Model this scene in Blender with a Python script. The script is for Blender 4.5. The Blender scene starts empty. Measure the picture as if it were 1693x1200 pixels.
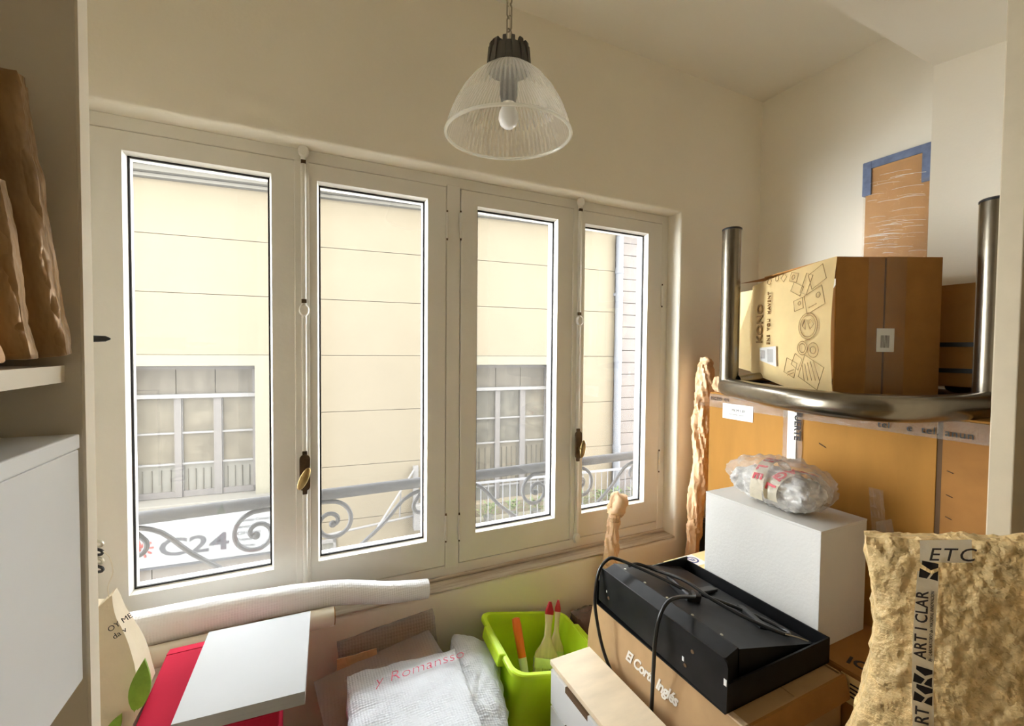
import bpy, bmesh, math, random
from mathutils import Vector as V, Matrix, noise
random.seed(11)
SC = bpy.context.scene
COL = SC.collection
R = math.radians

# ------------------------------------------------------------------ camera
EYE = 1.45
F = 0.22           # floor level
YW, YS = 1.443, 1.518   # room face of the window wall, room face of the sashes
XR, XL, ZC = 2.03, -0.62, 2.66
cd = bpy.data.cameras.new('camera')
cam = bpy.data.objects.new('camera', cd)
COL.objects.link(cam)
cd.sensor_fit = 'HORIZONTAL'
cd.sensor_width = 36.0
cd.lens = 36.0 * 730.0 / 1693.0
cd.clip_start = 0.02
cx_ = V((1520.5, 8.0, -730.0)).normalized()                 # room X axis seen from the camera
up_ = V((256.5, 25000.0, 730.0)).normalized()               # room Z axis seen from the camera
up_ = (up_ - cx_ * up_.dot(cx_)).normalized()
fw_ = up_.cross(cx_)
cam.matrix_world = Matrix.Translation((0, 0, EYE)) @ Matrix((cx_, fw_, up_)).to_4x4()
SC.camera = cam

# ------------------------------------------------------------------ light
w = bpy.data.worlds.new('hazy_sky')
SC.world = w
w.use_nodes = True
bg = w.node_tree.nodes['Background']
bg.inputs['Color'].default_value = (0.93, 0.97, 1.0, 1)
bg.inputs['Strength'].default_value = 20.0

def light(name, kind, energy, mtx, **kw):
    d = bpy.data.lights.new(name, kind)
    d.energy = energy
    for k, v in kw.items():
        setattr(d, k, v)
    o = bpy.data.objects.new(name, d)
    COL.objects.link(o)
    o.matrix_world = mtx
    return o

def aim(loc, to):
    return Matrix.Translation(loc) @ (V(to) - V(loc)).to_track_quat('-Z', 'Y').to_matrix().to_4x4()

light('sun', 'SUN', 4.0, aim((-3.2, -2.2, 12), (0.6, 1.45, 0)), angle=R(0.6), color=(1.0, 0.92, 0.78))
# all daylight enters through the window in view
p = light('window_portal', 'AREA', 1, aim((0.5, 1.72, 1.33), (0.5, 0, 1.33)), shape='RECTANGLE', size=2.05, size_y=1.45)
p.data.cycles.is_portal = True
SC.view_settings.view_transform = 'Standard'
SC.view_settings.look = 'None'
SC.view_settings.exposure = 1.16
SC.view_settings.gamma = 1.0
SC.view_settings.use_curve_mapping = False
SC.cycles.max_bounces = 14
SC.cycles.diffuse_bounces = 8
SC.cycles.transparent_max_bounces = 24
SC.cycles.caustics_reflective = False
SC.cycles.caustics_refractive = False
SC.cycles.sample_clamp_indirect = 6.0

# ------------------------------------------------------------------ materials
def mat(name, col, rough=0.6, metal=0.0, var=0.0, vscale=6.0, bump=0.0, bscale=60.0, btype='noise', spec=0.4,
        stretch=(1, 1, 1), col2=None, detail=5.0, bdist=0.01, alpha=None, trans=0.0, emit=0.0):
    m = bpy.data.materials.new(name)
    m.use_nodes = True
    nt = m.node_tree
    N, L = nt.nodes, nt.links
    b = N['Principled BSDF']
    b.inputs['Roughness'].default_value = rough
    b.inputs['Metallic'].default_value = metal
    b.inputs['Specular IOR Level'].default_value = spec
    c = (*col, 1)
    b.inputs['Base Color'].default_value = c
    tc = N.new('ShaderNodeTexCoord')
    mp = N.new('ShaderNodeMapping')
    mp.inputs['Scale'].default_value = stretch
    L.new(tc.outputs['Object'], mp.inputs['Vector'])
    if var or col2:
        nz = N.new('ShaderNodeTexNoise')
        nz.inputs['Scale'].default_value = vscale
        nz.inputs['Detail'].default_value = detail
        L.new(mp.outputs[0], nz.inputs['Vector'])
        rp = N.new('ShaderNodeValToRGB')
        rp.color_ramp.elements[0].position = 0.32
        rp.color_ramp.elements[1].position = 0.68
        a = tuple(max(0, x * (1 - var)) for x in col)
        d = tuple(min(1, x * (1 + var)) for x in col) if col2 is None else col2
        rp.color_ramp.elements[0].color = (*a, 1)
        rp.color_ramp.elements[1].color = (*d, 1)
        L.new(nz.outputs['Fac'], rp.inputs['Fac'])
        L.new(rp.outputs['Color'], b.inputs['Base Color'])
    if bump:
        if btype == 'bubble':
            t = N.new('ShaderNodeTexVoronoi')
            t.inputs['Scale'].default_value = bscale
            t.inputs['Randomness'].default_value = 0.12
            out = t.outputs['Distance']
        elif btype == 'crease':
            t = N.new('ShaderNodeTexVoronoi')
            t.feature = 'DISTANCE_TO_EDGE'
            t.inputs['Scale'].default_value = bscale
            out = t.outputs['Distance']
        else:
            t = N.new('ShaderNodeTexNoise')
            t.inputs['Scale'].default_value = bscale
            t.inputs['Detail'].default_value = 4
            out = t.outputs['Fac']
        L.new(mp.outputs[0], t.inputs['Vector'])
        bp = N.new('ShaderNodeBump')
        bp.inputs['Strength'].default_value = bump
        bp.inputs['Distance'].default_value = bdist
        bp.invert = btype == 'bubble'
        L.new(out, bp.inputs['Height'])
        L.new(bp.outputs['Normal'], b.inputs['Normal'])
    if alpha is not None:
        b.inputs['Alpha'].default_value = alpha
    if trans:
        tl = N.new('ShaderNodeBsdfTranslucent')
        tl.inputs['Color'].default_value = c
        mx = N.new('ShaderNodeMixShader')
        mx.inputs['Fac'].default_value = trans
        o = N['Material Output']
        L.new(b.outputs[0], mx.inputs[1])
        L.new(tl.outputs[0], mx.inputs[2])
        L.new(mx.outputs[0], o.inputs['Surface'])
    return m

def film(name, tint, cover, rough=0.15, bump=0.0, bscale=40, btype='noise', ior=1.45, dirtcol=(0.9, 0.88, 0.84)):
    """clear film or glass: transparent body, glossy skin, a share of white scattering"""
    m = bpy.data.materials.new(name)
    m.use_nodes = True
    N, L = m.node_tree.nodes, m.node_tree.links
    N.remove(N['Principled BSDF'])
    o = N['Material Output']
    tr = N.new('ShaderNodeBsdfTransparent'); tr.inputs['Color'].default_value = (*tint, 1)
    gl = N.new('ShaderNodeBsdfGlossy'); gl.inputs['Roughness'].default_value = rough
    # Schlick reflectance, the same from either side of the skin
    f0 = ((ior - 1) / (ior + 1)) ** 2
    lw = N.new('ShaderNodeLayerWeight'); lw.inputs['Blend'].default_value = 0.5
    pw = N.new('ShaderNodeMath'); pw.operation = 'POWER'; pw.inputs[1].default_value = 5
    fr = N.new('ShaderNodeMath'); fr.operation = 'MULTIPLY_ADD'; fr.inputs[1].default_value = (1 - f0) * (0.7 if ior > 1.3 else 0.25); fr.inputs[2].default_value = f0
    L.new(lw.outputs['Facing'], pw.inputs[0]); L.new(pw.outputs[0], fr.inputs[0])
    m1 = N.new('ShaderNodeMixShader')
    L.new(fr.outputs[0], m1.inputs[0]); L.new(tr.outputs[0], m1.inputs[1]); L.new(gl.outputs[0], m1.inputs[2])
    last = m1
    if cover:
        df = N.new('ShaderNodeBsdfPrincipled'); df.inputs['Base Color'].default_value = (*dirtcol, 1); df.inputs['Roughness'].default_value = 0.3
        tl = N.new('ShaderNodeBsdfTranslucent'); tl.inputs['Color'].default_value = (*dirtcol, 1)
        m2 = N.new('ShaderNodeMixShader'); m2.inputs[0].default_value = 0.5
        L.new(df.outputs[0], m2.inputs[1]); L.new(tl.outputs[0], m2.inputs[2])
        m3 = N.new('ShaderNodeMixShader'); m3.inputs[0].default_value = cover
        L.new(m1.outputs[0], m3.inputs[1]); L.new(m2.outputs[0], m3.inputs[2])
        last = m3
    else:
        df = None
    if bump:
        tc = N.new('ShaderNodeTexCoord')
        if btype == 'bubble':
            t = N.new('ShaderNodeTexVoronoi'); t.inputs['Randomness'].default_value = 0.12; out = t.outputs['Distance']
        else:
            t = N.new('ShaderNodeTexNoise'); t.inputs['Detail'].default_value = 5; t.inputs['Distortion'].default_value = 1.5; out = t.outputs['Fac']
        t.inputs['Scale'].default_value = bscale
        L.new(tc.outputs['Object'], t.inputs['Vector'])
        bp = N.new('ShaderNodeBump'); bp.inputs['Strength'].default_value = bump; bp.inputs['Distance'].default_value = 0.01
        L.new(out, bp.inputs['Height'])
        L.new(bp.outputs[0], gl.inputs['Normal'])
        if df:
            L.new(bp.outputs[0], df.inputs['Normal'])
    L.new(last.outputs[0], o.inputs['Surface'])
    return m

PAINT = mat('wall_paint', (0.87, 0.82, 0.71), 0.85, var=0.02, vscale=2.5, bump=0.06, bscale=90, spec=0.2)
CEIL = mat('ceiling_paint', (0.88, 0.845, 0.75), 0.9, var=0.015, vscale=2, spec=0.2)
FRAME = mat('window_paint', (0.79, 0.765, 0.70), 0.45, var=0.03, vscale=5, bump=0.05, bscale=70)
SILLM = mat('worn_sill_paint', (0.66, 0.60, 0.50), 0.7, vscale=14, col2=(0.44, 0.35, 0.26), stretch=(0.5, 6, 6), bump=0.2, bscale=40)
GASKET = mat('black_gasket', (0.012, 0.010, 0.010), 0.5)
BRASS = mat('aged_brass', (0.34, 0.24, 0.10), 0.35, 0.9, var=0.35, vscale=30)
DARKBRASS = mat('dark_bronze', (0.10, 0.065, 0.035), 0.45, 0.7, var=0.3, vscale=30)
GLASS = film('dusty_window_glass', (0.98, 0.985, 0.985), 0.02, 0.02)
FLOORM = mat('floor_tile', (0.62, 0.53, 0.41), 0.5, var=0.15, vscale=4)
MELA = mat('cream_melamine', (0.70, 0.64, 0.53), 0.5, var=0.03, vscale=9)
MELAEDGE = mat('pale_edge_band', (0.82, 0.75, 0.62), 0.5)
WHITE = mat('white_lacquer', (0.74, 0.745, 0.75), 0.4, var=0.015, vscale=7)
FOAM = mat('white_foam_board', (0.42, 0.43, 0.445), 0.5, var=0.015, vscale=7)
CHALK = mat('chalk_white', (0.66, 0.645, 0.615), 0.75, var=0.02, vscale=10, bump=0.08, bscale=120)
CARD = mat('kraft_cardboard', (0.41, 0.20, 0.043), 0.8, var=0.07, vscale=18, spec=0.2, stretch=(1, 1, 0.25))
CARDP = mat('plain_brown_cardboard', (0.47, 0.305, 0.155), 0.8, var=0.06, vscale=18, spec=0.2)
CARDD = mat('brown_cardboard', (0.35, 0.165, 0.046), 0.8, var=0.08, vscale=18, spec=0.2)  # own tone of some cartons; on others it paints in the shaded faces
CARDL = mat('pale_cardboard', (0.84, 0.66, 0.34), 0.75, var=0.05, vscale=14, spec=0.2)  # own tone of pale card; also paints in the printed carton's lit face
CARDEDGE = mat('cardboard_edge', (0.70, 0.54, 0.35), 0.85, var=0.15, vscale=80)
SEAM = mat('seam_shadow_gap', (0.12, 0.07, 0.035), 0.9)
KRAFT = mat('crumpled_kraft_paper', (0.66, 0.42, 0.235), 0.5, var=0.12, vscale=14, bump=0.5, bscale=28, btype='crease')
FOIL = mat('bronze_crinkled_paper', (0.27, 0.155, 0.060), 0.28, 0.25, var=0.3, vscale=14, bump=0.55, bscale=17, bdist=0.03, stretch=(1, 1, 0.45))
GOLDP = mat('padded_kraft_wrap', (0.74, 0.53, 0.25), 0.40, 0.0, var=0.22, vscale=45, bump=1.0, bscale=55, bdist=0.012)
INK = mat('dark_ink', (0.035, 0.026, 0.022), 0.7)
BROWNINK = mat('brown_print', (0.26, 0.145, 0.045), 0.8)
REDINK = mat('red_marker', (0.62, 0.07, 0.14), 0.6)
REDTAPE = mat('red_print', (0.52, 0.02, 0.035), 0.4)
WHITEINK = mat('white_print', (0.82, 0.77, 0.68), 0.8)
BLUEINK = mat('blue_print', (0.03, 0.05, 0.22), 0.6)
LABELM = mat('white_label_paper', (0.80, 0.79, 0.77), 0.6)
GREYINK = mat('grey_print', (0.40, 0.38, 0.36), 0.8)
TAPECLR = film('clear_packing_tape', (0.93, 0.9, 0.85), 0.20, 0.12, bump=0.6, bscale=70, dirtcol=(0.85, 0.79, 0.68))
TAPETHIN = film('thin_clear_tape', (0.97, 0.95, 0.92), 0.03, 0.2)
TAPEWHT = mat('white_tape', (0.88, 0.82, 0.68), 0.35, bump=0.3, bscale=60)
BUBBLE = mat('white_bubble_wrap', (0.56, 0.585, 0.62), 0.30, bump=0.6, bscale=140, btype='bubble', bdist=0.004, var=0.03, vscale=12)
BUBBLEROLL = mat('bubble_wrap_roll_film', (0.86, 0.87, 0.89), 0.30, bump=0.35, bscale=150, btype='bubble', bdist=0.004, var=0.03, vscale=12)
BUBBLECLR = film('clear_bubble_wrap', (0.93, 0.93, 0.95), 0.48, 0.10, bump=1.0, bscale=110, btype='bubble', dirtcol=(0.84, 0.86, 0.9))
PLASTIC = film('clear_plastic_film', (0.94, 0.94, 0.94), 0.22, 0.12, bump=0.8, bscale=28)
WRAPFILM = film('stretch_film', (0.95, 0.92, 0.87), 0.05, 0.10, bump=1.0, bscale=45)
BLUETAPE = mat('blue_masking_tape', (0.15, 0.19, 0.31), 0.7, var=0.2, vscale=40)
CHROME = mat('brushed_steel_tube', (0.24, 0.21, 0.165), 0.26, 1.0, var=0.06, vscale=50)
BLACKM = mat('black_enamel', (0.008, 0.008, 0.009), 0.45, var=0.4, vscale=20, spec=0.22)
BLACKP = mat('black_plastic', (0.012, 0.012, 0.013), 0.42)
CABLEM = mat('black_cable_rubber', (0.012, 0.012, 0.012), 0.28, spec=0.6)
GREENP = mat('lime_plastic', (0.58, 0.82, 0.03), 0.35, var=0.05, vscale=12, trans=0.15)
ORANGE = mat('orange_plastic', (0.80, 0.16, 0.025), 0.4)
BEECH = mat('brush_wood', (0.68, 0.56, 0.38), 0.55, var=0.1, vscale=20, stretch=(6, 6, 1))
REDPAINT = mat('red_dipped_paint', (0.42, 0.015, 0.03), 0.3)
BRISTLE = mat('paint_bristle', (0.50, 0.47, 0.34), 0.85, var=0.3, vscale=300, stretch=(1, 1, 0.02), bump=0.5, bscale=400)
FERRULE = mat('tin_ferrule', (0.55, 0.53, 0.44), 0.35, 0.8, var=0.15, vscale=30)
REDB = mat('red_board', (0.46, 0.020, 0.05), 0.8, var=0.06, vscale=6, spec=0.06)
BIRCH = mat('birch_ply', (0.78, 0.64, 0.46), 0.5, var=0.08, vscale=9, stretch=(1, 3, 1))
CREAMT = mat('cream_card_tube', (0.76, 0.70, 0.58), 0.6)
SACK = mat('paper_sack', (0.72, 0.62, 0.46), 0.7, var=0.05, vscale=14, bump=0.2, bscale=40)
LEAFG = mat('green_print', (0.24, 0.42, 0.05), 0.7, var=0.25, vscale=30)
PLUM = mat('dark_brown_plastic', (0.11, 0.06, 0.045), 0.25, bump=0.5, bscale=25, var=0.3, vscale=12)
RIBGLASS = film('prismatic_acrylic', (0.985, 0.98, 0.97), 0.19, 0.08, ior=1.12, dirtcol=(0.95, 0.93, 0.86))
def ribbed(m, n, lo, hi, h):
    """moulded ribs: the scattering share runs in vertical stripes and grows towards the thick top"""
    N, L = m.node_tree.nodes, m.node_tree.links
    tc = N.new('ShaderNodeTexCoord'); sp = N.new('ShaderNodeSeparateXYZ'); L.new(tc.outputs['Object'], sp.inputs[0])
    def math_(op, a, b=None, c=None):
        q = N.new('ShaderNodeMath'); q.operation = op
        for k, v in enumerate((a, b, c)):
            if v is None: continue
            if isinstance(v, (int, float)): q.inputs[k].default_value = v
            else: L.new(v, q.inputs[k])
        return q.outputs[0]
    an = math_('ARCTAN2', sp.outputs['Y'], sp.outputs['X'])
    rib = math_('MULTIPLY_ADD', math_('SINE', math_('MULTIPLY', an, float(n))), 0.5, 0.5)
    up = math_('POWER', math_('DIVIDE', sp.outputs['Z'], h), 1.6)
    fac = math_('MULTIPLY_ADD', up, hi, math_('MULTIPLY_ADD', rib, lo, 0.05))
    mx = [q for q in N if q.type == 'MIX_SHADER' and q.outputs[0].links and q.outputs[0].links[0].to_node.type == 'OUTPUT_MATERIAL'][0]
    L.new(fac, mx.inputs[0])
ribbed(RIBGLASS, 72, 0.13, 0.34, 0.172)
RIMGLASS = film('acrylic_rim', (0.92, 0.91, 0.86), 0.42, 0.08, dirtcol=(0.95, 0.93, 0.86))
BULBM = mat('opal_bulb', (0.96, 0.95, 0.93), 0.25, trans=0.25)
GREYCAP = mat('dark_grey_cast_metal', (0.075, 0.07, 0.06), 0.5, var=0.15, vscale=30)
CHAINM = mat('nickel_chain', (0.40, 0.36, 0.28), 0.35, 0.9)
CREAMPOST = mat('cream_board', (0.56, 0.475, 0.335), 0.65, var=0.04, vscale=20)
# outside
FACADE = mat('cream_render', (0.0509, 0.0424, 0.0299), 0.9, var=0.025, vscale=3, spec=0.03)
JOINT = mat('joint_render', (0.0546, 0.0456, 0.0289), 0.9, spec=0.03)
SURR = mat('pale_surround', (0.0526, 0.0482, 0.0361), 0.9, spec=0.03)
CORN = mat('cornice_render', (0.0432, 0.0401, 0.0346), 0.9, spec=0.03)
QUOIN = mat('pink_stone', (0.0429, 0.0374, 0.0346), 0.9, var=0.06, vscale=12, bump=0.3, bscale=60, spec=0.03)
PIPEM = mat('pale_blue_pipe', (0.0448, 0.0464, 0.0509), 0.4, spec=0.03)
OLDWOOD = mat('weathered_shutter', (0.0310, 0.0271, 0.0219), 0.85, var=0.16, vscale=16, stretch=(1, 1, 0.3), spec=0.03)
OLDFRAME = mat('old_window_paint', (0.0357, 0.0324, 0.0303), 0.7, var=0.06, vscale=20, spec=0.03)
OLDFRAMEL = mat('pale_window_bar', (0.0526, 0.0498, 0.0479), 0.6, spec=0.03)
OLDPANE = mat('sky_grey_pane', (0.0291, 0.0249, 0.0183), 0.35, var=0.2, vscale=9, spec=0.03)  # grey of the reflected sky put into the pane colour
OLDPANED = mat('dark_sky_grey_pane', (0.0221, 0.0199, 0.0158), 0.35, var=0.25, vscale=12, spec=0.03)  # darker reflection tone put into the colour, also for the reflected bars
CURT = mat('net_curtain', (0.0385, 0.0362, 0.0310), 0.9, var=0.08, vscale=14, stretch=(8, 8, 0.6), spec=0.03)
SIGNM = mat('white_sign', (0.0624, 0.0624, 0.0624), 0.5, spec=0.03)
SIGNINK = mat('grey_sign_print', (0.0180, 0.0180, 0.0195), 0.6, spec=0.03)
SIGNRED = mat('coral_sign_print', (0.0658, 0.0179, 0.0160), 0.6, spec=0.03)
RAILM = mat('grey_painted_iron', (0.0583, 0.0573, 0.0597), 0.55, var=0.1, vscale=20, spec=0.03)
STONEB = mat('pinkish_base_stone', (0.0476, 0.0415, 0.0364), 0.85, var=0.05, vscale=7, spec=0.03)
LEAF = mat('balcony_leaves', (0.0344, 0.0456, 0.0182), 0.6, var=0.3, vscale=20, spec=0.03)
TERRA = mat('pale_pot', (0.0465, 0.0446, 0.0405), 0.8, spec=0.03)
ASPH = mat('street', (0.0912, 0.0852, 0.0770), 0.9, spec=0.03)

# ------------------------------------------------------------------ helpers
PM = {}

def quad_box(bm, lo, hi, bev=0.0, seg=2, mtx=None):
    lo, hi = V(lo), V(hi)
    c = (lo + hi) / 2
    s = hi - lo
    r = bmesh.ops.create_cube(bm, size=1, matrix=Matrix.Translation(c) @ Matrix.Diagonal((*s, 1)))
    vs = r['verts']
    if bev:
        es = list({e for v in vs for e in v.link_edges})
        rr = bmesh.ops.bevel(bm, geom=es, offset=bev, segments=seg, affect='EDGES', profile=0.5)
        vs = list({v for f in rr['faces'] for v in f.verts} | {v for v in vs if v.is_valid})
    if mtx is not None:
        bmesh.ops.transform(bm, matrix=mtx, verts=[v for v in vs if v.is_valid])
    return vs

def box(lo, hi, bev=0.0, seg=2, mtx=None):
    bm = bmesh.new()
    quad_box(bm, lo, hi, bev, seg)
    if mtx is not None:
        bmesh.ops.transform(bm, matrix=mtx, verts=bm.verts)
    return bm

def boxes(lst, bev=0.0):
    bm = bmesh.new()
    for lo, hi in lst:
        quad_box(bm, lo, hi, bev)
    return bm

def spline(pts, n=8, closed=False):
    pts = [V(p) for p in pts]
    out = []
    m = len(pts)
    rng = range(m) if closed else range(m - 1)
    for i in rng:
        if closed:
            p0, p1, p2, p3 = pts[(i - 1) % m], pts[i], pts[(i + 1) % m], pts[(i + 2) % m]
        else:
            p0, p1, p2, p3 = pts[max(i - 1, 0)], pts[i], pts[i + 1], pts[min(i + 2, m - 1)]
        for k in range(n):
            t = k / n
            out.append(0.5 * ((2 * p1) + (p2 - p0) * t + (2 * p0 - 5 * p1 + 4 * p2 - p3) * t * t + (3 * p1 - p0 - 3 * p2 + p3) * t ** 3))
    if not closed:
        out.append(pts[-1])
    return out

def tube(pts, r, seg=12, closed=False, bm=None, wob=None):
    """sweep a circle along points; r is a number or a list"""
    bm = bm or bmesh.new()
    pts = [V(p) for p in pts]
    n = len(pts)
    rr = r if isinstance(r, (list, tuple)) else [r] * n
    tang = []
    for i in range(n):
        if closed:
            t = pts[(i + 1) % n] - pts[i - 1]
        else:
            t = pts[min(i + 1, n - 1)] - pts[max(i - 1, 0)]
        tang.append(t.normalized())
    a = V((0, 0, 1)) if abs(tang[0].z) < 0.9 else V((1, 0, 0))
    u = (a - tang[0] * a.dot(tang[0])).normalized()
    rings = []
    for i in range(n):
        u = (u - tang[i] * u.dot(tang[i])).normalized()
        v = tang[i].cross(u)
        ring = []
        for k in range(seg):
            an = 2 * math.pi * k / seg
            q = rr[i]
            if wob:
                q *= wob(i / (n - 1), an)
            ring.append(bm.verts.new(pts[i] + (u * math.cos(an) + v * math.sin(an)) * q))
        rings.append(ring)
    for i in range(n if closed else n - 1):
        A, B = rings[i], rings[(i + 1) % n]
        for k in range(seg):
            bm.faces.new((A[k], A[(k + 1) % seg], B[(k + 1) % seg], B[k]))
    if not closed:
        bm.faces.new(list(reversed(rings[0])))
        bm.faces.new(rings[-1])
    return bm

def lathe(prof, seg=32, mtx=None, rib=0.0, ribn=0, bm=None):
    bm = bm or bmesh.new()
    rings = []
    for r, z in prof:
        ring = []
        for k in range(seg):
            an = 2 * math.pi * k / seg
            q = r * (1 + (rib if (ribn and k % 2) else 0))
            ring.append(bm.verts.new((q * math.cos(an), q * math.sin(an), z)))
        rings.append(ring)
    for A, B in zip(rings, rings[1:]):
        for k in range(seg):
            bm.faces.new((A[k], A[(k + 1) % seg], B[(k + 1) % seg], B[k]))
    if mtx is not None:
        bmesh.ops.transform(bm, matrix=mtx, verts=bm.verts)
    return bm

def disc_caps(prof):
    """close a profile on the axis"""
    return [(0.0004, prof[0][1])] + list(prof) + [(0.0004, prof[-1][1])]

def prism(poly, a, b, axis='z', mtx=None):
    bm = bmesh.new()
    def P(p, h):
        return {'z': (p[0], p[1], h), 'y': (p[0], h, p[1]), 'x': (h, p[0], p[1])}[axis]
    lo = [bm.verts.new(P(p, a)) for p in poly]
    hi = [bm.verts.new(P(p, b)) for p in poly]
    n = len(poly)
    bm.faces.new(lo)
    bm.faces.new(hi)
    for i in range(n):
        bm.faces.new((lo[i], lo[(i + 1) % n], hi[(i + 1) % n], hi[i]))
    bmesh.ops.recalc_face_normals(bm, faces=bm.faces)
    if mtx is not None:
        bmesh.ops.transform(bm, matrix=mtx, verts=bm.verts)
    return bm

def rrect(w, d, r, n=5):
    out = []
    for cx, cy, a0 in ((w / 2 - r, d / 2 - r, 0), (-w / 2 + r, d / 2 - r, 90), (-w / 2 + r, -d / 2 + r, 180), (w / 2 - r, -d / 2 + r, 270)):
        for k in range(n):
            a = R(a0 + 90 * k / (n - 1))
            out.append((cx + r * math.cos(a), cy + r * math.sin(a)))
    return out

def loft(loops, mtx=None, cap=(True, True)):
    """loops: list of (list of xy, z)"""
    bm = bmesh.new()
    rs = [[bm.verts.new((x, y, z)) for x, y in lp] for lp, z in loops]
    n = len(rs[0])
    for A, B in zip(rs, rs[1:]):
        for k in range(n):
            bm.faces.new((A[k], A[(k + 1) % n], B[(k + 1) % n], B[k]))
    if cap[0]:
        bm.faces.new(list(reversed(rs[0])))
    if cap[1]:
        bm.faces.new(rs[-1])
    if mtx is not None:
        bmesh.ops.transform(bm, matrix=mtx, verts=bm.verts)
    return bm

def crinkle(size, cuts, amp, freq, seed=0, pillow=0.0, mtx=None, ridge=True, shape=None):
    """a subdivided, creased, slightly inflated slab centred on the origin"""
    bm = bmesh.new()
    bmesh.ops.create_cube(bm, size=1)
    bmesh.ops.subdivide_edges(bm, edges=bm.edges[:], cuts=cuts, use_grid_fill=True)
    sx, sy, sz = size
    off = V((seed * 7.3, seed * 3.1, seed * 1.7))
    thin = min(range(3), key=lambda i: size[i])
    for v in bm.verts:
        p = v.co.copy()
        q = V((p.x * sx, p.y * sy, p.z * sz))
        oth = [i for i in range(3) if i != thin]
        e = (1 - (2 * p[oth[0]]) ** 4) * (1 - (2 * p[oth[1]]) ** 4)
        q[thin] *= 0.45 + 0.55 * max(e, 0) ** 0.5 + pillow * e
        v.co = q
    bm.normal_update()
    nn = {v: v.normal.copy() for v in bm.verts}
    for v in bm.verts:
        q = v.co + off
        f1 = noise.noise(q * freq)
        f2 = noise.noise(q * freq * 2.7 + V((5, 1, 3)))
        d = (abs(f1) + 0.5 * abs(f2) - 0.35) if ridge else (f1 + 0.5 * f2)
        v.co += nn[v] * amp * d
        if shape:
            v.co = V(shape(v.co))
    if mtx is not None:
        bmesh.ops.transform(bm, matrix=mtx, verts=bm.verts)
    return bm

def fr(o, x, y):
    """matrix with local x along x, local y along y (world vectors), z out"""
    x = V(x).normalized()
    z = x.cross(V(y)).normalized()
    y = z.cross(x)
    m = Matrix((x, y, z)).transposed().to_4x4()
    m.translation = V(o)
    return m

def link(name, me, m, parent):
    o = bpy.data.objects.new(name, me)
    COL.objects.link(o)
    if m is not None and not me.materials:
        me.materials.append(m)
    if parent is not None:
        o.parent = parent
        PM[o] = PM[parent]
    else:
        PM[o] = Matrix()
    return o

def obj(name, bm, m, parent=None, smooth=False, world=True, angle=40, label=None):
    if parent is not None and world:
        bmesh.ops.transform(bm, matrix=PM[parent].inverted(), verts=bm.verts)
    bmesh.ops.recalc_face_normals(bm, faces=bm.faces)
    me = bpy.data.meshes.new(name)
    bm.to_mesh(me)
    bm.free()
    if smooth:
        me.polygons.foreach_set('use_smooth', [True] * len(me.polygons))
        me.set_sharp_from_angle(angle=R(angle))
    o = link(name, me, m, parent)
    if label:
        o['label'] = label
    return o

def solo(name, bm, m, label, cat, base, group=None, smooth=False, angle=40, rot=None):
    """a thing that is one mesh with its origin at its base"""
    mt = Matrix.Translation(base) @ (rot.to_4x4() if rot else Matrix())
    bmesh.ops.transform(bm, matrix=mt.inverted(), verts=bm.verts)
    o = obj(name, bm, m, None, smooth, angle=angle)
    o.matrix_world = mt
    PM[o] = mt
    return tag(o, label, cat, group)

def tag(o, label, cat, group=None):
    o['label'] = label
    o['category'] = cat
    if group:
        o['group'] = group
    return o

def thing(name, label, cat, loc=(0, 0, 0), mtx=None, group=None):
    o = bpy.data.objects.new(name, None)
    o.empty_display_size = 0.05
    COL.objects.link(o)
    m = mtx if mtx is not None else Matrix.Translation(loc)
    o.matrix_world = m
    PM[o] = m.copy()
    return tag(o, label, cat, group)

def struct(name, bm, m, smooth=False, label=None):
    o = obj(name, bm, m, None, smooth)
    o['kind'] = 'structure'
    if label:
        o['label'] = label
    return o

def text(name, body, size, m, parent, mtx, shear=0.0, bold=0.0, align='LEFT', spacing=1.0, width=1.0, ex=0.0004):
    cu = bpy.data.curves.new('t', 'FONT')
    cu.body = body
    cu.size = size
    cu.shear = shear
    cu.offset = bold
    cu.align_x = align
    cu.space_character = spacing
    cu.extrude = ex
    cu.resolution_u = 3
    t = bpy.data.objects.new('t', cu)
    COL.objects.link(t)
    dg = bpy.context.evaluated_depsgraph_get()
    me = bpy.data.meshes.new_from_object(t.evaluated_get(dg))
    bpy.data.objects.remove(t)
    bpy.data.curves.remove(cu)
    me.name = name
    me.materials.clear()
    me.transform(PM[parent].inverted() @ mtx @ Matrix.Diagonal((width, 1, 1, 1)))
    return link(name, me, m, parent)

def stroke(name, pts, r, m, parent, mtx=None, closed=False, seg=5):
    """thin printed line as a flat bead on a face"""
    q = [V((p[0], p[1], 0.0004)) for p in pts]
    bm = tube(q, r, seg, closed)
    for v in bm.verts:
        v.co.z = max(0.0, min(v.co.z, 0.0008))
    if mtx is not None:
        bmesh.ops.transform(bm, matrix=mtx, verts=bm.verts)
    return obj(name, bm, m, parent)

def strokes(name, lst, r, m, parent, mtx):
    bm = bmesh.new()
    for pts, closed in lst:
        tube([V((p[0], p[1], 0.0004)) for p in pts], r, 4, closed, bm)
    for v in bm.verts:
        v.co.z = max(0.0, min(v.co.z, 0.0008))
    bmesh.ops.transform(bm, matrix=mtx, verts=bm.verts)
    return obj(name, bm, m, parent)

def patch(name, corners, m, parent, thick=0.0008, label=None):
    """thin quad sticker from four world corners"""
    bm = bmesh.new()
    c = [V(p) for p in corners]
    n = (c[1] - c[0]).cross(c[3] - c[0]).normalized() * thick
    a = [bm.verts.new(p) for p in c]
    b = [bm.verts.new(p + n) for p in c]
    bm.faces.new(a); bm.faces.new(b)
    for i in range(4):
        bm.faces.new((a[i], a[(i + 1) % 4], b[(i + 1) % 4], b[i]))
    return obj(name, bm, m, parent, label=label)

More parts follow.
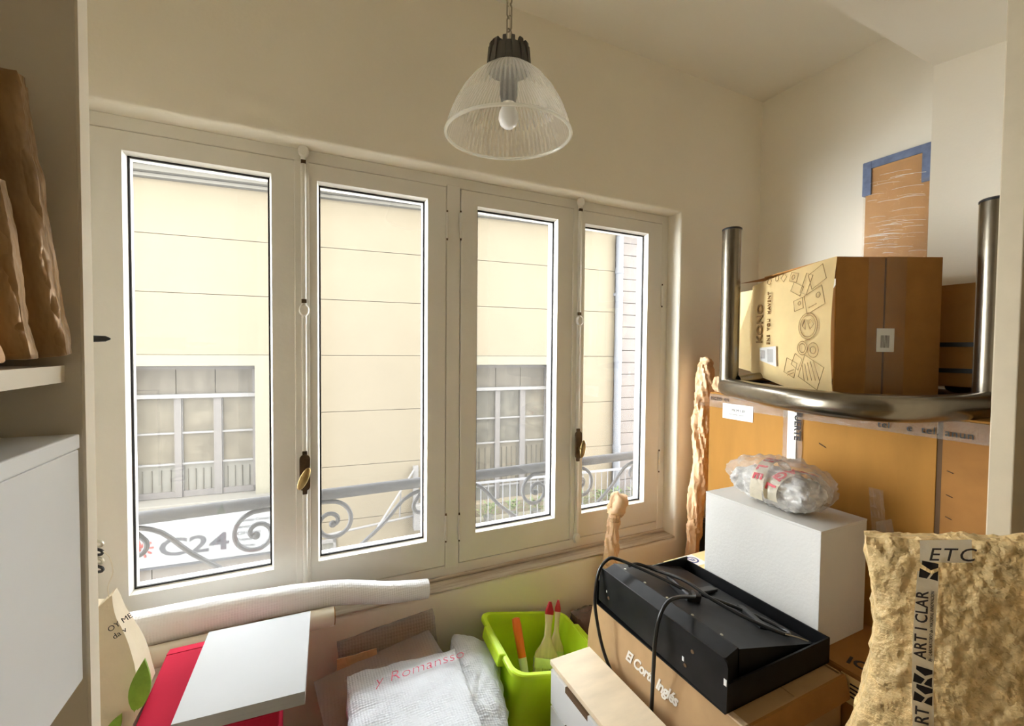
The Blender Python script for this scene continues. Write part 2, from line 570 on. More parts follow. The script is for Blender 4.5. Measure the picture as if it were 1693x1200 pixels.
def circ(cx, cy, r, n=20):
    return [(cx + r * math.cos(2 * math.pi * k / n), cy + r * math.sin(2 * math.pi * k / n)) for k in range(n)]



# ================================================================== ROOM SHELL
struct('floor', box((XL - 0.2, -1.5, F - 0.1), (XR + 0.2, 1.75, F)), FLOORM)
struct('ceiling', box((XL - 0.2, -1.5, ZC), (XR + 0.2, 1.75, ZC + 0.15)), CEIL)

def holed_wall(x0, x1, z0, z1, hx0, hx1, hz0, hz1, y0, y1, bev):
    bm = bmesh.new()
    o = [(x0, z0), (x1, z0), (x1, z1), (x0, z1)]
    h = [(hx0, hz0), (hx1, hz0), (hx1, hz1), (hx0, hz1)]
    A = [bm.verts.new((x, y0, z)) for x, z in o]
    B = [bm.verts.new((x, y0, z)) for x, z in h]
    C = [bm.verts.new((x, y1, z)) for x, z in o]
    D = [bm.verts.new((x, y1, z)) for x, z in h]
    for i in range(4):
        j = (i + 1) % 4
        bm.faces.new((A[i], A[j], B[j], B[i]))
        bm.faces.new((C[i], D[i], D[j], C[j]))
        bm.faces.new((B[i], B[j], D[j], D[i]))
        bm.faces.new((A[i], C[i], C[j], A[j]))
    bmesh.ops.recalc_face_normals(bm, faces=bm.faces)
    if bev:
        es = [e for e in bm.edges if e.verts[0] in B and e.verts[1] in B]
        bmesh.ops.bevel(bm, geom=es, offset=bev, segments=5, affect='EDGES', profile=0.5)
    return bm

struct('wall_window', holed_wall(XL - 0.2, XR + 0.2, F - 0.1, ZC + 0.15, -0.53, 1.512, 0.615, 2.06, YW, 1.72, 0.016), PAINT, True)
struct('wall_right', box((XR, -1.3, F), (XR + 0.15, YW, ZC)), PAINT)
struct('wall_left', box((XL - 0.15, -1.3, F), (XL, YW, ZC)), PAINT)
struct('wall_back', box((XL - 0.2, -1.5, F), (XR + 0.2, -1.3, ZC)), PAINT)
struct('ceiling_drop', box((XL, -1.3, 2.404), (XR, 0.745, ZC)), CEIL, label='lowered ceiling over the near half of the room')
struct('wall_pier', prism([(1.90, 0.744), (2.029, 0.744), (2.029, -0.40), (1.99, -0.40), (1.99, 0.42)], F, 2.404), PAINT, label='bevelled plaster pier at the end of the right wall')
struct('trim_1', box((1.15, 0.317, F), (1.975, 0.350, 2.404), 0.002), CREAMPOST, label='cream vertical board at the right margin')

# ================================================================== WINDOW
win = bpy.data.objects.new('window_1', None); COL.objects.link(win)
win.location = (0.5, YS, 0.615); PM[win] = Matrix.Translation((0.5, YS, 0.615))
win['kind'] = 'structure'
win['label'] = 'white four-sash casement window with grey iron railing outside'
fy0, fy1 = YS - 0.012, 1.585
frm = bmesh.new()
for lo, hi in (((-0.53, YS, 0.615), (-0.495, fy1, 2.06)), ((1.474, YS, 0.615), (1.512, fy1, 2.06)),
               ((-0.495, YS + 0.0005, 2.022), (1.474, fy1, 2.06)), ((-0.495, YS + 0.0005, 0.615), (1.474, fy1, 0.668))):
    quad_box(frm, lo, hi, 0.003)
obj('frame', frm, FRAME, win)
obj('mullion', box((0.468, YS - 0.002, 0.655), (0.519, fy1, 2.03), 0.003), FRAME, win)
sl = bmesh.new()
quad_box(sl, (-0.53, YW + 0.002, 0.6155), (1.512, YS + 0.01, 0.622), 0.002)
obj('sill', sl, SILLM, win, label='worn brown-stained sill board')
obj('rebate_strip', box((-0.53, YS - 0.010, 0.622), (1.512, YS, 0.634), 0.003), SILLM, win)

SASH = [(-0.493, 0.004, -0.423, -0.075), (0.006, 0.466, 0.050, 0.400), (0.521, 1.002, 0.583, 0.925), (1.004, 1.472, 1.054, 1.391)]
ZB, ZT, SB, ST = 0.771, 1.969, 0.672, 2.020
for x0, x1, g0, g1 in SASH:
    bm = bmesh.new()
    # face ring, chamfer into the glass rebate, back ring
    o = [(x0, SB), (x1, SB), (x1, ST), (x0, ST)]
    i1 = [(g0, ZB), (g1, ZB), (g1, ZT), (g0, ZT)]
    i2 = [(g0 + 0.006, ZB + 0.006), (g1 - 0.006, ZB + 0.006), (g1 - 0.006, ZT - 0.006), (g0 + 0.006, ZT - 0.006)]
    loops = [[(x, fy1 - 0.005, z) for x, z in o], [(x, YS - 0.004 + 0.002, z) for x, z in o],
             [(x, YS - 0.004, z) for x, z in [(o[0][0] + .002, o[0][1] + .002), (o[1][0] - .002, o[1][1] + .002), (o[2][0] - .002, o[2][1] - .002), (o[3][0] + .002, o[3][1] - .002)]],
             [(x, YS - 0.004, z) for x, z in i1], [(x, YS + 0.020, z) for x, z in i2], [(x, fy1 - 0.005, z) for x, z in i2]]
    rs = [[bm.verts.new(p) for p in lp] for lp in loops]
    for A, B in zip(rs, rs[1:] + rs[:1]):
        for k in range(4):
            bm.faces.new((A[k], A[(k + 1) % 4], B[(k + 1) % 4], B[k]))
    s = obj('sash', bm, FRAME, win)
    g = 0.0045
    a0, a1, b0, b1 = g0 + 0.006, g1 - 0.006, ZB + 0.006, ZT - 0.006
    obj('gasket', boxes([((a0, YS + 0.019, b0), (a0 + g, YS + 0.026, b1)), ((a1 - g, YS + 0.019, b0), (a1, YS + 0.026, b1)),
                         ((a0, YS + 0.019, b0), (a1, YS + 0.026, b0 + g)), ((a0, YS + 0.019, b1 - g), (a1, YS + 0.026, b1))]), GASKET, s)
    obj('pane', box((a0, YS + 0.0265, b0), (a1, YS + 0.0305, b1)), GLASS, s)

for k, xc in enumerate((0.012, 1.020)):
    # cover strip with the bolt rod, guides and the brass turn-knob
    obj('cover_strip', box((xc - 0.026, YS - 0.012, SB), (xc + 0.016, YS - 0.003, ST), 0.003), FRAME, win)
    rodp = [(xc, YS - 0.015, z) for z in (0.66, 1.0, 1.4, 1.8, 2.045)]
    rod = obj('bolt_rod', tube(rodp, 0.0075, 10), FRAME, win, True)
    for zz in (2.045, 1.565 if k == 0 else 1.57, 0.682):
        rm = Matrix.Translation((xc, YS - 0.016, zz)) @ Matrix.Rotation(R(90), 4, 'X')
        bmg = lathe(disc_caps([(0.015, 0.0), (0.015, 0.010), (0.012, 0.014)]), 20)
        for v in bmg.verts:
            v.co.y *= 1.25
        bmesh.ops.transform(bmg, matrix=rm, verts=bmg.verts)
        obj('rod_guide', bmg, FRAME, rod, True)
        if zz > 1.2:
            obj('slot', box((xc - 0.007, YS - 0.0245, zz - (0.036 if zz > 2 else -0.022)), (xc + 0.007, YS - 0.012, zz - (0.026 if zz > 2 else -0.034))), DARKBRASS, rod)
    hz = 1.066
    hb = obj('handle', prism([(xc + x, hz + z) for x, z in rrect(0.030, 0.112, 0.014)], YS - 0.031, YS - 0.022, 'y'), DARKBRASS, win, label='aged brass turn handle')
    obj('collar', boxes([((xc - 0.007, YS - 0.028, hz + 0.052), (xc + 0.007, YS - 0.018, hz + 0.066)), ((xc - 0.007, YS - 0.028, hz - 0.068), (xc + 0.007, YS - 0.018, hz - 0.052))], 0.002), DARKBRASS, hb)
    kb = bmesh.new()
    bmesh.ops.create_uvsphere(kb, u_segments=18, v_segments=10, radius=1)
    km = Matrix.Translation((xc - 0.003 if k == 0 else xc + 0.008, YS - 0.046, hz - 0.014)) @ Matrix.Rotation(R(24 if k == 0 else 8), 4, 'Y') @ Matrix.Diagonal((0.013, 0.008, 0.036, 1))
    bmesh.ops.transform(kb, matrix=km, verts=kb.verts)
    obj('knob', kb, BRASS, hb, True)
    obj('spindle', tube([(xc, YS - 0.048, hz - 0.012), (xc, YS - 0.028, hz - 0.012)], 0.006, 10), BRASS, hb, True)
for x, zs in ((0.4685, (1.885, 0.81)), (0.5185, (1.89, 0.805)), (-0.494, (1.885, 0.81)), (1.473, (1.70, 0.95))):
    for z in zs:
        h = obj('hinge', tube([(x, YS - 0.008, z - 0.045), (x, YS - 0.008, z + 0.045)], 0.0055, 8), FRAME, win, True)
        obj('hinge_pin', tube([(x, YS - 0.008, z - 0.052), (x, YS - 0.008, z + 0.052)], 0.003, 6), DARKBRASS, h, True)

# ================================================================== IRON RAILING OUTSIDE
YR = 1.85
rail = thing('balcony_railing', 'grey wrought-iron railing with scrolls just outside the window', 'railing', (0.5, YR, 0.3))
obj('handrail', tube([(-1.6, YR, 0.872), (0.5, YR, 0.882), (3.0, YR, 0.895)], 0.022, 14), RAILM, rail, True)
obj('bottom_rail', tube([(-1.6, YR, 0.33), (3.0, YR, 0.33)], 0.012, 8), RAILM, rail, True)
for x in (-1.35, 2.75):
    obj('post', tube([(x, YR, 0.16), (x, YR, 0.88)], 0.014, 10), RAILM, rail, True)
def zr(x):
    return 0.879 + x * 0.005
def volute(xc, zc, sgn, r0, r1, turns, top):
    pts = []
    n = int(turns * 22)
    for i in range(n + 1):
        t = i / n
        a = R(90) + sgn * (1 - t) * turns * 2 * math.pi     # ends straight above the centre
        r = r0 + (r1 - r0) * t ** 0.9
        pts.append(V((xc + r * math.cos(a), YR, zc + r * math.sin(a))))
    return pts
for hx in (-1.186, -0.018, 1.150, 2.318):
    for sg in (-1, 1):
        z0 = zr(hx)
        # heart-shaped pair of C scrolls
        pts = volute(hx + sg * 0.128, z0 - 0.112, -sg, 0.008, 0.082, 1.45, 0)
        pts.append(V((hx + sg * 0.06, YR, z0 - 0.030))); pts.append(V((hx + sg * 0.012, YR, z0 - 0.060)))
        pts += [V((hx + sg * 0.006, YR, z0 - 0.14)), V((hx + sg * 0.006, YR, 0.33))]
        sc = obj('scroll', tube(spline(pts[:-2], 2) , 0.0085, 8), RAILM, rail, True)
        b = bmesh.new(); bmesh.ops.create_uvsphere(b, u_segments=10, v_segments=6, radius=0.014, matrix=Matrix.Translation(pts[0]))
        obj('scroll_eye', b, RAILM, sc, True)
        # long S bar with a small volute at its head
        sx = hx + sg * 0.584
        pts = volute(sx - sg * 0.100, z0 - 0.100, sg, 0.012, 0.041, 0.95, 0)
        pts += [V((sx - sg * 0.100, YR, z0 - 0.034)), V((sx - sg * 0.175, YR, z0 - 0.060)), V((sx - sg * 0.26, YR, z0 - 0.150)), V((sx - sg * 0.375, YR, z0 - 0.245)),
                V((sx - sg * 0.45, YR, z0 - 0.32)), V((sx - sg * 0.48, YR, z0 - 0.42)), V((sx - sg * 0.44, YR, 0.345))]
        k = len(pts) - 7
        pts = pts[:k - 3] + pts[k:]
        obj('s_bar', tube(spline(pts, 3), 0.0085, 8), RAILM, rail, True)

# ================================================================== HOUSE ACROSS THE STREET
Vd = V((0.99595, -0.08993, 0)).normalized(); Nd = V((0.08993, 0.99595, 0)).normalized()
fm = Matrix((Vd, Nd, V((0, 0, 1)))).transposed().to_4x4(); fm.translation = V((0.202, 5.227, -3.3))
Z0 = 3.3
house = thing('house_across_street', 'cream rendered house front with two old windows across the street', 'building', mtx=fm)
fl = lambda lo, hi, bev=0.0: box((lo[0], lo[1], lo[2] + Z0), (hi[0], hi[1], hi[2] + Z0), bev)
def fo(name, bm, m, par=house, **k):
    return obj(name, bm, m, par, world=False, **k)
fo('wall', fl((-3.0, 0.25, -3.3), (5.2, 0.6, 3.3)), JOINT)
W1, W2 = (-1.74, -0.63), (1.67, 2.78)
J = [-3.3, -1.68, -1.07, -0.47, 0.14, 0.75, 1.372, 1.98, 2.54, 3.06]
G = 0.0032
for a, b in zip(J, J[1:]):
    def split(lst, h0, h1):
        out = []
        for x0, x1 in lst:
            if h1 <= x0 or h0 >= x1:
                out.append((x0, x1)); continue
            if x0 < h0: out.append((x0, h0))
            if h1 < x1: out.append((h1, x1))
        return out
    sg = [(-3.0, 3.72), (4.15, 5.2)]
    if a > -0.5 and b < 1.4:
        sg = split(sg, W1[0] - 0.14, W1[1] + 0.14)
    if a > -1.0 and b < 1.4:
        sg = split(sg, W2[0] - 0.14, W2[1] + 0.14)
    for x0, x1 in sg:
        # long courses are rendered in bays
        n = max(1, round((x1 - x0) / 5.0))
        for i in range(n):
            u0, u1 = x0 + (x1 - x0) * i / n, x0 + (x1 - x0) * (i + 1) / n
            fo('render_course', fl((u0, 0, a + G), (u1, 0.25, b - G)), FACADE)
fo('render_course', fl((W1[0] - 0.14, 0.0, -0.47 + G), (W1[1] + 0.14, 0.25, -0.20)), FACADE)
fo('render_course', fl((W2[0] - 0.14, 0.0, -1.07 + G), (W2[1] + 0.14, 0.25, -0.72)), FACADE)
# cornice of stepped mouldings
for z0, z1, d in ((3.06, 3.10, 0.06), (3.10, 3.16, 0.11), (3.16, 3.24, 0.17), (3.24, 3.32, 0.30)):
    fo('cornice_moulding', fl((-3.0 - d, -d, z0), (5.2 + d, 0.25, z1 - 0.006), 0.004), CORN)
for (u0, u1), zb in ((W1, -0.08), (W2, -0.62)):
    for lo, hi in (((u0 - 0.14, 0.004, zb - 0.10), (u0, 0.25, 1.372)), ((u1, 0.004, zb - 0.10), (u1 + 0.14, 0.25, 1.372)), ((u0, 0.004, 1.262), (u1, 0.25, 1.372))):
        fo('window_surround', fl(lo, hi), SURR)
    w = fo('window_frame', bmesh.new(), OLDFRAME)
    me = w.data
    bmw = bmesh.new()
    yy = 0.13
    B = lambda x0, x1, z0, z1, y=yy, t=0.05: quad_box(bmw, (x0, y, z0 + Z0), (x1, y + t, z1 + Z0))
    B(u0, u0 + 0.045, zb, 1.262); B(u1 - 0.045, u1, zb, 1.262); B(u0, u1, 1.22, 1.262); B(u0, u1, zb, zb + 0.06)
    cs = [u0 + 0.045, u0 + 0.375, u0 + 0.435, u0 + 0.715, u0 + 0.785, u1 - 0.045]
    B(cs[1], cs[2], zb, 0.93, yy - 0.012); B(cs[3], cs[4], zb, 0.93, yy - 0.012)
    bmw.to_mesh(me); bmw.free()
    fo('transom', fl((u0, 0.10, 0.93), (u1, 0.18, 0.972), 0.004), OLDFRAMEL, w)
    rows = [zb + 0.06, 0.26, 0.575, 0.93] if zb > -0.3 else [zb + 0.06, -0.30, 0.26, 0.575, 0.93]
    for c in range(3):
        for r in range(len(rows) - 1):
            z0, z1 = rows[r], rows[r + 1]
            dark = zb < -0.3 and c < 2 and z0 >= 0.26
            fo('pane', fl((cs[2 * c], 0.150, z0), (cs[2 * c + 1], 0.156, z1)), CURT if r == 0 else (OLDPANED if dark else OLDPANE), w)
            if r:
                fo('glazing_bar', fl((cs[2 * c], 0.128, z0 - 0.009), (cs[2 * c + 1], 0.16, z0 + 0.009)), OLDFRAMEL, w)
            if r == (0 if zb > -0.3 else 1):
                for q in range(4):
                    uu = cs[2 * c] + (cs[2 * c + 1] - cs[2 * c]) * (q + 0.6) / 4.2
                    fo('reflected_bar', fl((uu, 0.142, zb + 0.06 if zb > -0.3 else -0.28), (uu + 0.007, 0.150, z1 - 0.06 if zb > -0.3 else 0.19)), OLDPANED, w)  # dark strips stand in for a railing reflected in the panes
        fo('pane_edge', fl((cs[2 * c], 0.134, rows[0]), (cs[2 * c] + 0.008, 0.157, 0.93)), OLDFRAMEL, w)
    for c in range(3):
        a = u0 + 0.045 + (u1 - u0 - 0.09) * c / 3
        fo('head_panel', fl((a + 0.004, 0.148, 0.972), (a + (u1 - u0 - 0.09) / 3 - 0.004, 0.156, 1.22)), OLDWOOD, w)
    if zb > -0.3:
        fo('window_sill', fl((u0 - 0.2, -0.10, -0.20), (u1 + 0.2, 0.16, -0.085), 0.006), CORN)
# downpipe and quoin stones
fo('downpipe_bracket', fl((3.70, -0.10, 2.2), (3.80, 0.0, 2.24)), PIPEM)
dp = thing('downpipe', 'pale blue downpipe on the house front beside the pink quoins', 'pipe', mtx=fm @ Matrix.Translation((3.745, -0.07, 0)))
obj('pipe', tube([(0, 0, 0.0), (0, 0, Z0 + 3.0)], 0.05, 16), PIPEM, dp, True, world=False)
for z in (1.4, 3.4, 4.6, 5.8):
    obj('pipe_collar', tube([(0, 0, z), (0, 0, z + 0.06)], 0.057, 16), PIPEM, dp, True, world=False)
zq = -3.3
k = 0
while zq < 3.0:
    h = 0.158
    wq = 0.42 if k % 2 else 0.345
    if zq > -0.9:
        fo('quoin_stone', fl((3.74, -0.03 - 0.008 * random.random(), zq), (3.74 + wq, 0.25, zq + h), 0.006), QUOIN)
        if wq < 0.4:
            fo('quoin_filler', fl((3.74 + wq + 0.006, -0.006, zq), (4.15, 0.25, zq + h)), QUOIN)
    zq += h + 0.006
    k += 1
fo('quoin_base', fl((3.74, -0.02, -3.3), (4.15, 0.25, -0.9)), QUOIN)
# stone cladding low on the house
for i in range(6):
    for j in range(2):
        fo('stone_panel', fl((-3.6 + i * 0.52 + 0.004, -0.02, -1.20 - j * 0.55), (-3.6 + (i + 1) * 0.52 - 0.004, -0.001, -0.675 - j * 0.55)), STONEB)
wb = fo('shop_fanlight', boxes([((-0.06, -0.02, Z0 - 1.25), (-0.03, 0.0, Z0 - 0.66)), ((0.12, -0.02, Z0 - 1.25), (0.15, 0, Z0 - 0.66)), ((-0.06, -0.02, Z0 - 0.70), (0.15, 0, Z0 - 0.66))]), OLDFRAMEL)
fo('pane', fl((-0.03, -0.012, -1.25), (0.12, -0.004, -0.70)), CURT, wb)

sg = thing('shop_sign', 'white C24 shop sign with a red asterisk below the left house window', 'sign', mtx=fm @ Matrix.Translation((-1.2, -0.06, Z0 - 0.72)))
so = lambda name, bm, m, par=sg: obj(name, bm, m, par, world=False)
so('board', box((-1.6, -0.05, 0.05), (0.86, 0.05, 0.60), 0.006), SIGNM)
so('bracket_strip', box((-1.6, -0.055, 0.03), (0.86, 0.055, 0.05)), SIGNINK)
sgm = PM[sg] @ fr((-0.24, -0.052, 0.145), (1, 0, 0), (0, 0, 1))
text('lettering', 'C24', 0.24, SIGNINK, sg, sgm, bold=0.004, width=1.45)
for i in range(5):
    text('small_print', ['Atencion Comercial', 'Servicios y obras', 'C24 Integral', 'Proyectos', 'Reformas'][i], 0.042, SIGNINK, sg,
         PM[sg] @ fr((0.42, -0.052, 0.40 - i * 0.065), (1, 0, 0), (0, 0, 1)))
for k in range(10):
    a = 2 * math.pi * k / 10
    so('asterisk_ray', box((0.010, -0.054, -0.0085), (0.092, -0.051, 0.0085), mtx=Matrix.Translation((-0.365, 0, 0.245)) @ Matrix.Rotation(-a, 4, 'Y')), SIGNRED)
so('corner_mark', prism([(-0.46, 0.53), (-0.18, 0.53), (-0.18, 0.55), (-0.40, 0.575), (-0.46, 0.575)], -0.053, -0.0505, 'y'), SIGNRED)

# projecting bracket frame and balcony with bars and pots
bk = thing('sign_bracket_frame', 'pale triangular metal bracket projecting from the house front', 'bracket', mtx=fm @ Matrix.Translation((1.02, -0.02, Z0 - 0.7)))
bo = lambda name, bm: obj(name, bm, OLDFRAMEL, bk, world=False)
bo('upright', box((-0.03, -0.03, 0.05), (0.03, 0.02, 0.78), 0.003))
bo('arm', tube([(-0.02, -0.02, 0.74), (-0.50, -0.42, 0.20)], 0.012, 8))
bo('arm', tube([(-0.02, -0.02, 0.20), (-1.05, -0.30, 0.20)], 0.014, 8))
for t in (0.35, 0.7):
    bo('strut', tube([(-0.02 - 0.48 * t, -0.02 - 0.40 * t, 0.74 - 0.54 * t), (-0.02 - 0.48 * t, -0.02 - 0.10 * t, 0.20)], 0.009, 8))
bo('lantern_box', box((-0.03, -0.10, 0.05), (0.13, 0.0, 0.34), 0.005))

bl = thing('house_balcony', 'iron-barred balcony under the right window of the house opposite', 'balcony', mtx=fm @ Matrix.Translation((2.9, -0.001, Z0 - 0.72)))
lo_ = lambda name, bm, m=RAILM: obj(name, bm, m, bl, world=False)
lo_('slab', box((-1.5, -0.42, 0.0), (1.7, 0.0, 0.09), 0.004), SURR)
lo_('top_rail', box((-1.48, -0.41, 0.63), (1.68, -0.375, 0.65)))
lo_('bottom_rail', box((-1.48, -0.405, 0.13), (1.68, -0.38, 0.145)))
b0 = None
for i in range(36):
    o = lo_('bar', tube([(0, 0, 0.145), (0, 0, 0.63)], 0.006, 6)) if b0 is None else None
    if o is None:
        o = b0.copy(); COL.objects.link(o); o.parent = bl
    else:
        b0 = o
    o.location = (-1.46 + i * 0.089, -0.392, 0)
pot0 = None
for i in range(9):
    lab = 'small green potted plant on the balcony opposite, %s from the left' % ('first', 'second', 'third', 'fourth', 'fifth', 'sixth', 'seventh', 'eighth', 'ninth')[i]
    m = fm @ Matrix.Translation((1.55 + i * 0.30 + random.uniform(-.03, .03), -0.26, Z0 - 0.63)) @ Matrix.Rotation(i * 1.3, 4, 'Z')
    if pot0 is None:
        pot0 = t = thing('potted_plant', lab, 'plant', mtx=m, group='potted plants on the balcony opposite')
        obj('pot', lathe(disc_caps([(0.045, 0), (0.06, 0.09), (0.066, 0.09), (0.066, 0.105)]), 14), TERRA, t, True, world=False)
        bmf = bmesh.new()
        for q in range(70):
            a, e, rr = random.uniform(0, 6.28), random.uniform(0.1, 1.4), random.uniform(0.03, 0.13)
            c = V((math.cos(a) * math.cos(e) * rr, math.sin(a) * math.cos(e) * rr, 0.11 + math.sin(e) * rr * 1.1))
            lm = Matrix.Translation(c) @ Matrix.Rotation(a, 4, 'Z') @ Matrix.Rotation(-e * 0.7, 4, 'Y')
            vs = [bmf.verts.new(lm @ V(p)) for p in ((0, 0, 0), (0.02, 0.014, 0.004), (0.05, 0, 0), (0.02, -0.014, 0.004))]
            bmf.faces.new(vs)
        obj('foliage', bmf, LEAF, t, world=False)
    else:
        t = pot0.copy(); COL.objects.link(t); t.matrix_world = m; t['label'] = lab
        for ch in pot0.children:
            c = ch.copy(); COL.objects.link(c); c.parent = t
struct('ground', box((-9, 1.72, -3.4), (12, 9, -3.3)), ASPH, label='street between the houses')
struct('wall_outer', box((-6, 1.60, -3.3), (8, 1.72, 0.12)), PAINT, label='own house front below the window')
struct('sky_blocker_slab', box((-1.8, 1.72, 2.80), (3.4, 3.45, 2.98)), SURR, label='added slab out of view that blocks overhead sky light')  # added out of view to cut the steep sky light
struct('wall_outer_above', box((-3, 1.60, 2.82), (5, 1.72, 5.6)), PAINT, label='own house front above the window')
struct('balcony_slab', box((-1.6, 1.72, 0.04), (3.0, 1.95, 0.16)), SURR, label='narrow balcony slab outside the window')

# ================================================================== PENDANT LAMP
lm = Matrix.Translation((0.514, 1.106, 2.032)) @ Matrix.Rotation(R(3), 4, V((0.90, -0.43, 0)))
lamp = thing('pendant_lamp', 'ribbed clear glass pendant lamp hanging on a chain', 'lamp', mtx=lm)
la = lambda name, bm, m, par=lamp, **k: obj(name, bm, m, par, world=False, **k)
prof = [(0.056, 0.172), (0.075, 0.158), (0.098, 0.138), (0.122, 0.108), (0.142, 0.074), (0.157, 0.038), (0.167, 0.004)]
bm = bmesh.new()
SEG = 150
rings = []
for side, th in ((1, 0.0), (-1, 0.0028)):
    for r, z in (prof if side == 1 else prof[::-1]):
        rings.append([bm.verts.new(((r - th) * (1 + (0.020 if (k % 2 and side == 1) else 0)) * math.cos(2 * math.pi * k / SEG),
                                    (r - th) * (1 + (0.020 if (k % 2 and side == 1) else 0)) * math.sin(2 * math.pi * k / SEG), z)) for k in range(SEG)])
for A, B in zip(rings, rings[1:] + rings[:1]):
    for k in range(SEG):
        bm.faces.new((A[k], A[(k + 1) % SEG], B[(k + 1) % SEG], B[k]))
la('shade', bm, RIBGLASS)
bm = bmesh.new()
tube([(0.169 * math.cos(a), 0.169 * math.sin(a), 0.001) for a in [2 * math.pi * k / 72 for k in range(72)]], 0.0045, 8, True, bm)
la('rim', bm, RIMGLASS, smooth=True)
capm = la('cap', lathe(disc_caps([(0.058, 0.168), (0.056, 0.185), (0.050, 0.215), (0.046, 0.222)]), 40), GREYCAP, smooth=True)
for k in range(14):
    a = 2 * math.pi * k / 14
    la('cooling_fin', prism([(0.040, 0.172), (0.060, 0.172), (0.055, 0.226), (0.050, 0.232), (0.044, 0.230), (0.040, 0.222)], -0.004, 0.004, 'y', Matrix.Rotation(a, 4, 'Z')), GREYCAP, capm)
lug = bmesh.new()
tube([(0.018 * math.cos(t) - 0.03, 0, 0.226 + 0.016 * math.sin(t)) for t in [math.pi * q / 10 for q in range(11)]], 0.003, 6, False, lug)
la('lug', lug, GREYCAP, capm, smooth=True)
la('socket', lathe(disc_caps([(0.024, 0.165), (0.024, 0.105), (0.019, 0.085)]), 20), BLACKP, smooth=True)
la('bulb', lathe([(0.0004, 0.018), (0.012, 0.020), (0.022, 0.028), (0.0275, 0.043), (0.026, 0.058), (0.019, 0.074), (0.016, 0.092), (0.0004, 0.094)], 24), BULBM, smooth=True)
ch = la('chain', tube([(0, 0, 0.228), (0, 0, 0.245)], 0.003, 6), CHAINM, smooth=True)
def linkmesh(h, wd):
    pts = [(wd * math.cos(a), 0, (h / 2 - wd) * (1 if math.sin(a) >= 0 else -1) + wd * math.sin(a)) for a in [2 * math.pi * (q + 0.5) / 16 for q in range(16)]]
    return tube(pts, 0.0022, 6, True)
# the chain hangs plumb while the shade tilts a little
inv = lm.inverted()
top = lm @ V((0, 0, 0.236))
z, k = top.z, 0
while z < ZC - 0.02:
    h = 0.040
    bml = linkmesh(h, 0.0085)
    bmesh.ops.transform(bml, matrix=inv @ Matrix.Translation((top.x, top.y, z + h / 2)) @ Matrix.Rotation(R(20 + 90 * (k % 2)), 4, 'Z'), verts=bml.verts)
    la('chain_link', bml, CHAINM, ch, smooth=True)
    z += h - 0.0065
    k += 1
bml = tube([(top.x + 0.004 * math.sin(q * 1.3), top.y + 0.004 * math.cos(q), top.z + (ZC - top.z) * q / 12) for q in range(13)], 0.0022, 6)
bmesh.ops.transform(bml, matrix=inv, verts=bml.verts)
la('lamp_wire', bml, CREAMT, smooth=True)
bml = lathe(disc_caps([(0.05, -0.03), (0.045, -0.012), (0.05, 0.0)]), 24, inv @ Matrix.Translation((top.x, top.y, ZC)))
la('ceiling_rose', bml, FRAME, smooth=True)

# ================================================================== LEFT SHELVING UNIT AND WHAT IT HOLDS
sh = thing('shelving_unit', 'tall cream melamine shelving unit at the left edge of the photo', 'shelf', (-0.43, 0.26, F))
obj('side_panel', box((-0.612, 0.750, F), (-0.253, 0.7785, 2.38), 0.001), MELA, sh)
obj('edge_band', box((-0.253, 0.750, F), (-0.250, 0.7785, 2.38)), MELAEDGE, sh)
obj('side_panel', box((-0.612, -0.28, F), (-0.25, -0.2515, 2.38), 0.001), MELA, sh)
obj('back_panel', box((-0.612, -0.25, F), (-0.600, 0.75, 2.38)), MELA, sh)
s1 = obj('shelf', box((-0.60, -0.25, 1.404), (-0.272, 0.749, 1.425)), MELA, sh)
obj('edge_band', box((-0.272, -0.25, 1.404), (-0.269, 0.749, 1.425)), MELAEDGE, s1)
obj('shelf', box((-0.60, -0.25, 0.996), (-0.40, 0.749, 1.018)), MELA, sh)
for yy, zz in ((0.749, 1.845), ):
    for xx in (-0.33, -0.335):
        b = lathe(disc_caps([(0.0035, 0), (0.0035, 0.003)]), 10, Matrix.Translation((xx - 0.005, 0.7505, zz if xx > -.333 else zz - 0.004)) @ Matrix.Rotation(R(90), 4, 'X'))
        obj('peg_hole', b, SEAM, sh)
wb_ = thing('storage_box', 'plain white box standing on the lower left shelf', 'box', mtx=Matrix.Translation((-0.255, 0.746, 1.0185)) @ Matrix.Rotation(R(-1.5), 4, 'Z'))
obj('body', box((-0.30, -0.62, 0), (0, -0.002, 0.300), 0.002), WHITE, wb_, world=False)
obj('lid', box((-0.301, -0.621, 0.3005), (0.001, -0.001, 0.3195), 0.002), WHITE, wb_, world=False)

def wrapped(name, label, size, mtx, seed, m, amp, cat='package', cuts=40, freq=22, pillow=0.1, sheen=None):
    bm = crinkle(size, cuts, amp, freq, seed, pillow)
    o = thing(name, label, cat, mtx=mtx)
    bmesh.ops.transform(bm, matrix=Matrix.Translation((0, 0, size[2] / 2)), verts=bm.verts)
    obj('wrapping', bm, m, o, True, world=False, angle=85)
    # overlapping paper fold down the edge
    fl_ = crinkle((size[0] * 0.5, size[1] * 1.04, size[2] * 0.96), 22, amp, freq * 1.2, seed + 3, pillow)
    bmesh.ops.transform(fl_, matrix=Matrix.Translation((size[0] * 0.245, 0, size[2] * 0.48)), verts=fl_.verts)
    obj('paper_fold', fl_, m, o, True, world=False, angle=85)
    return o

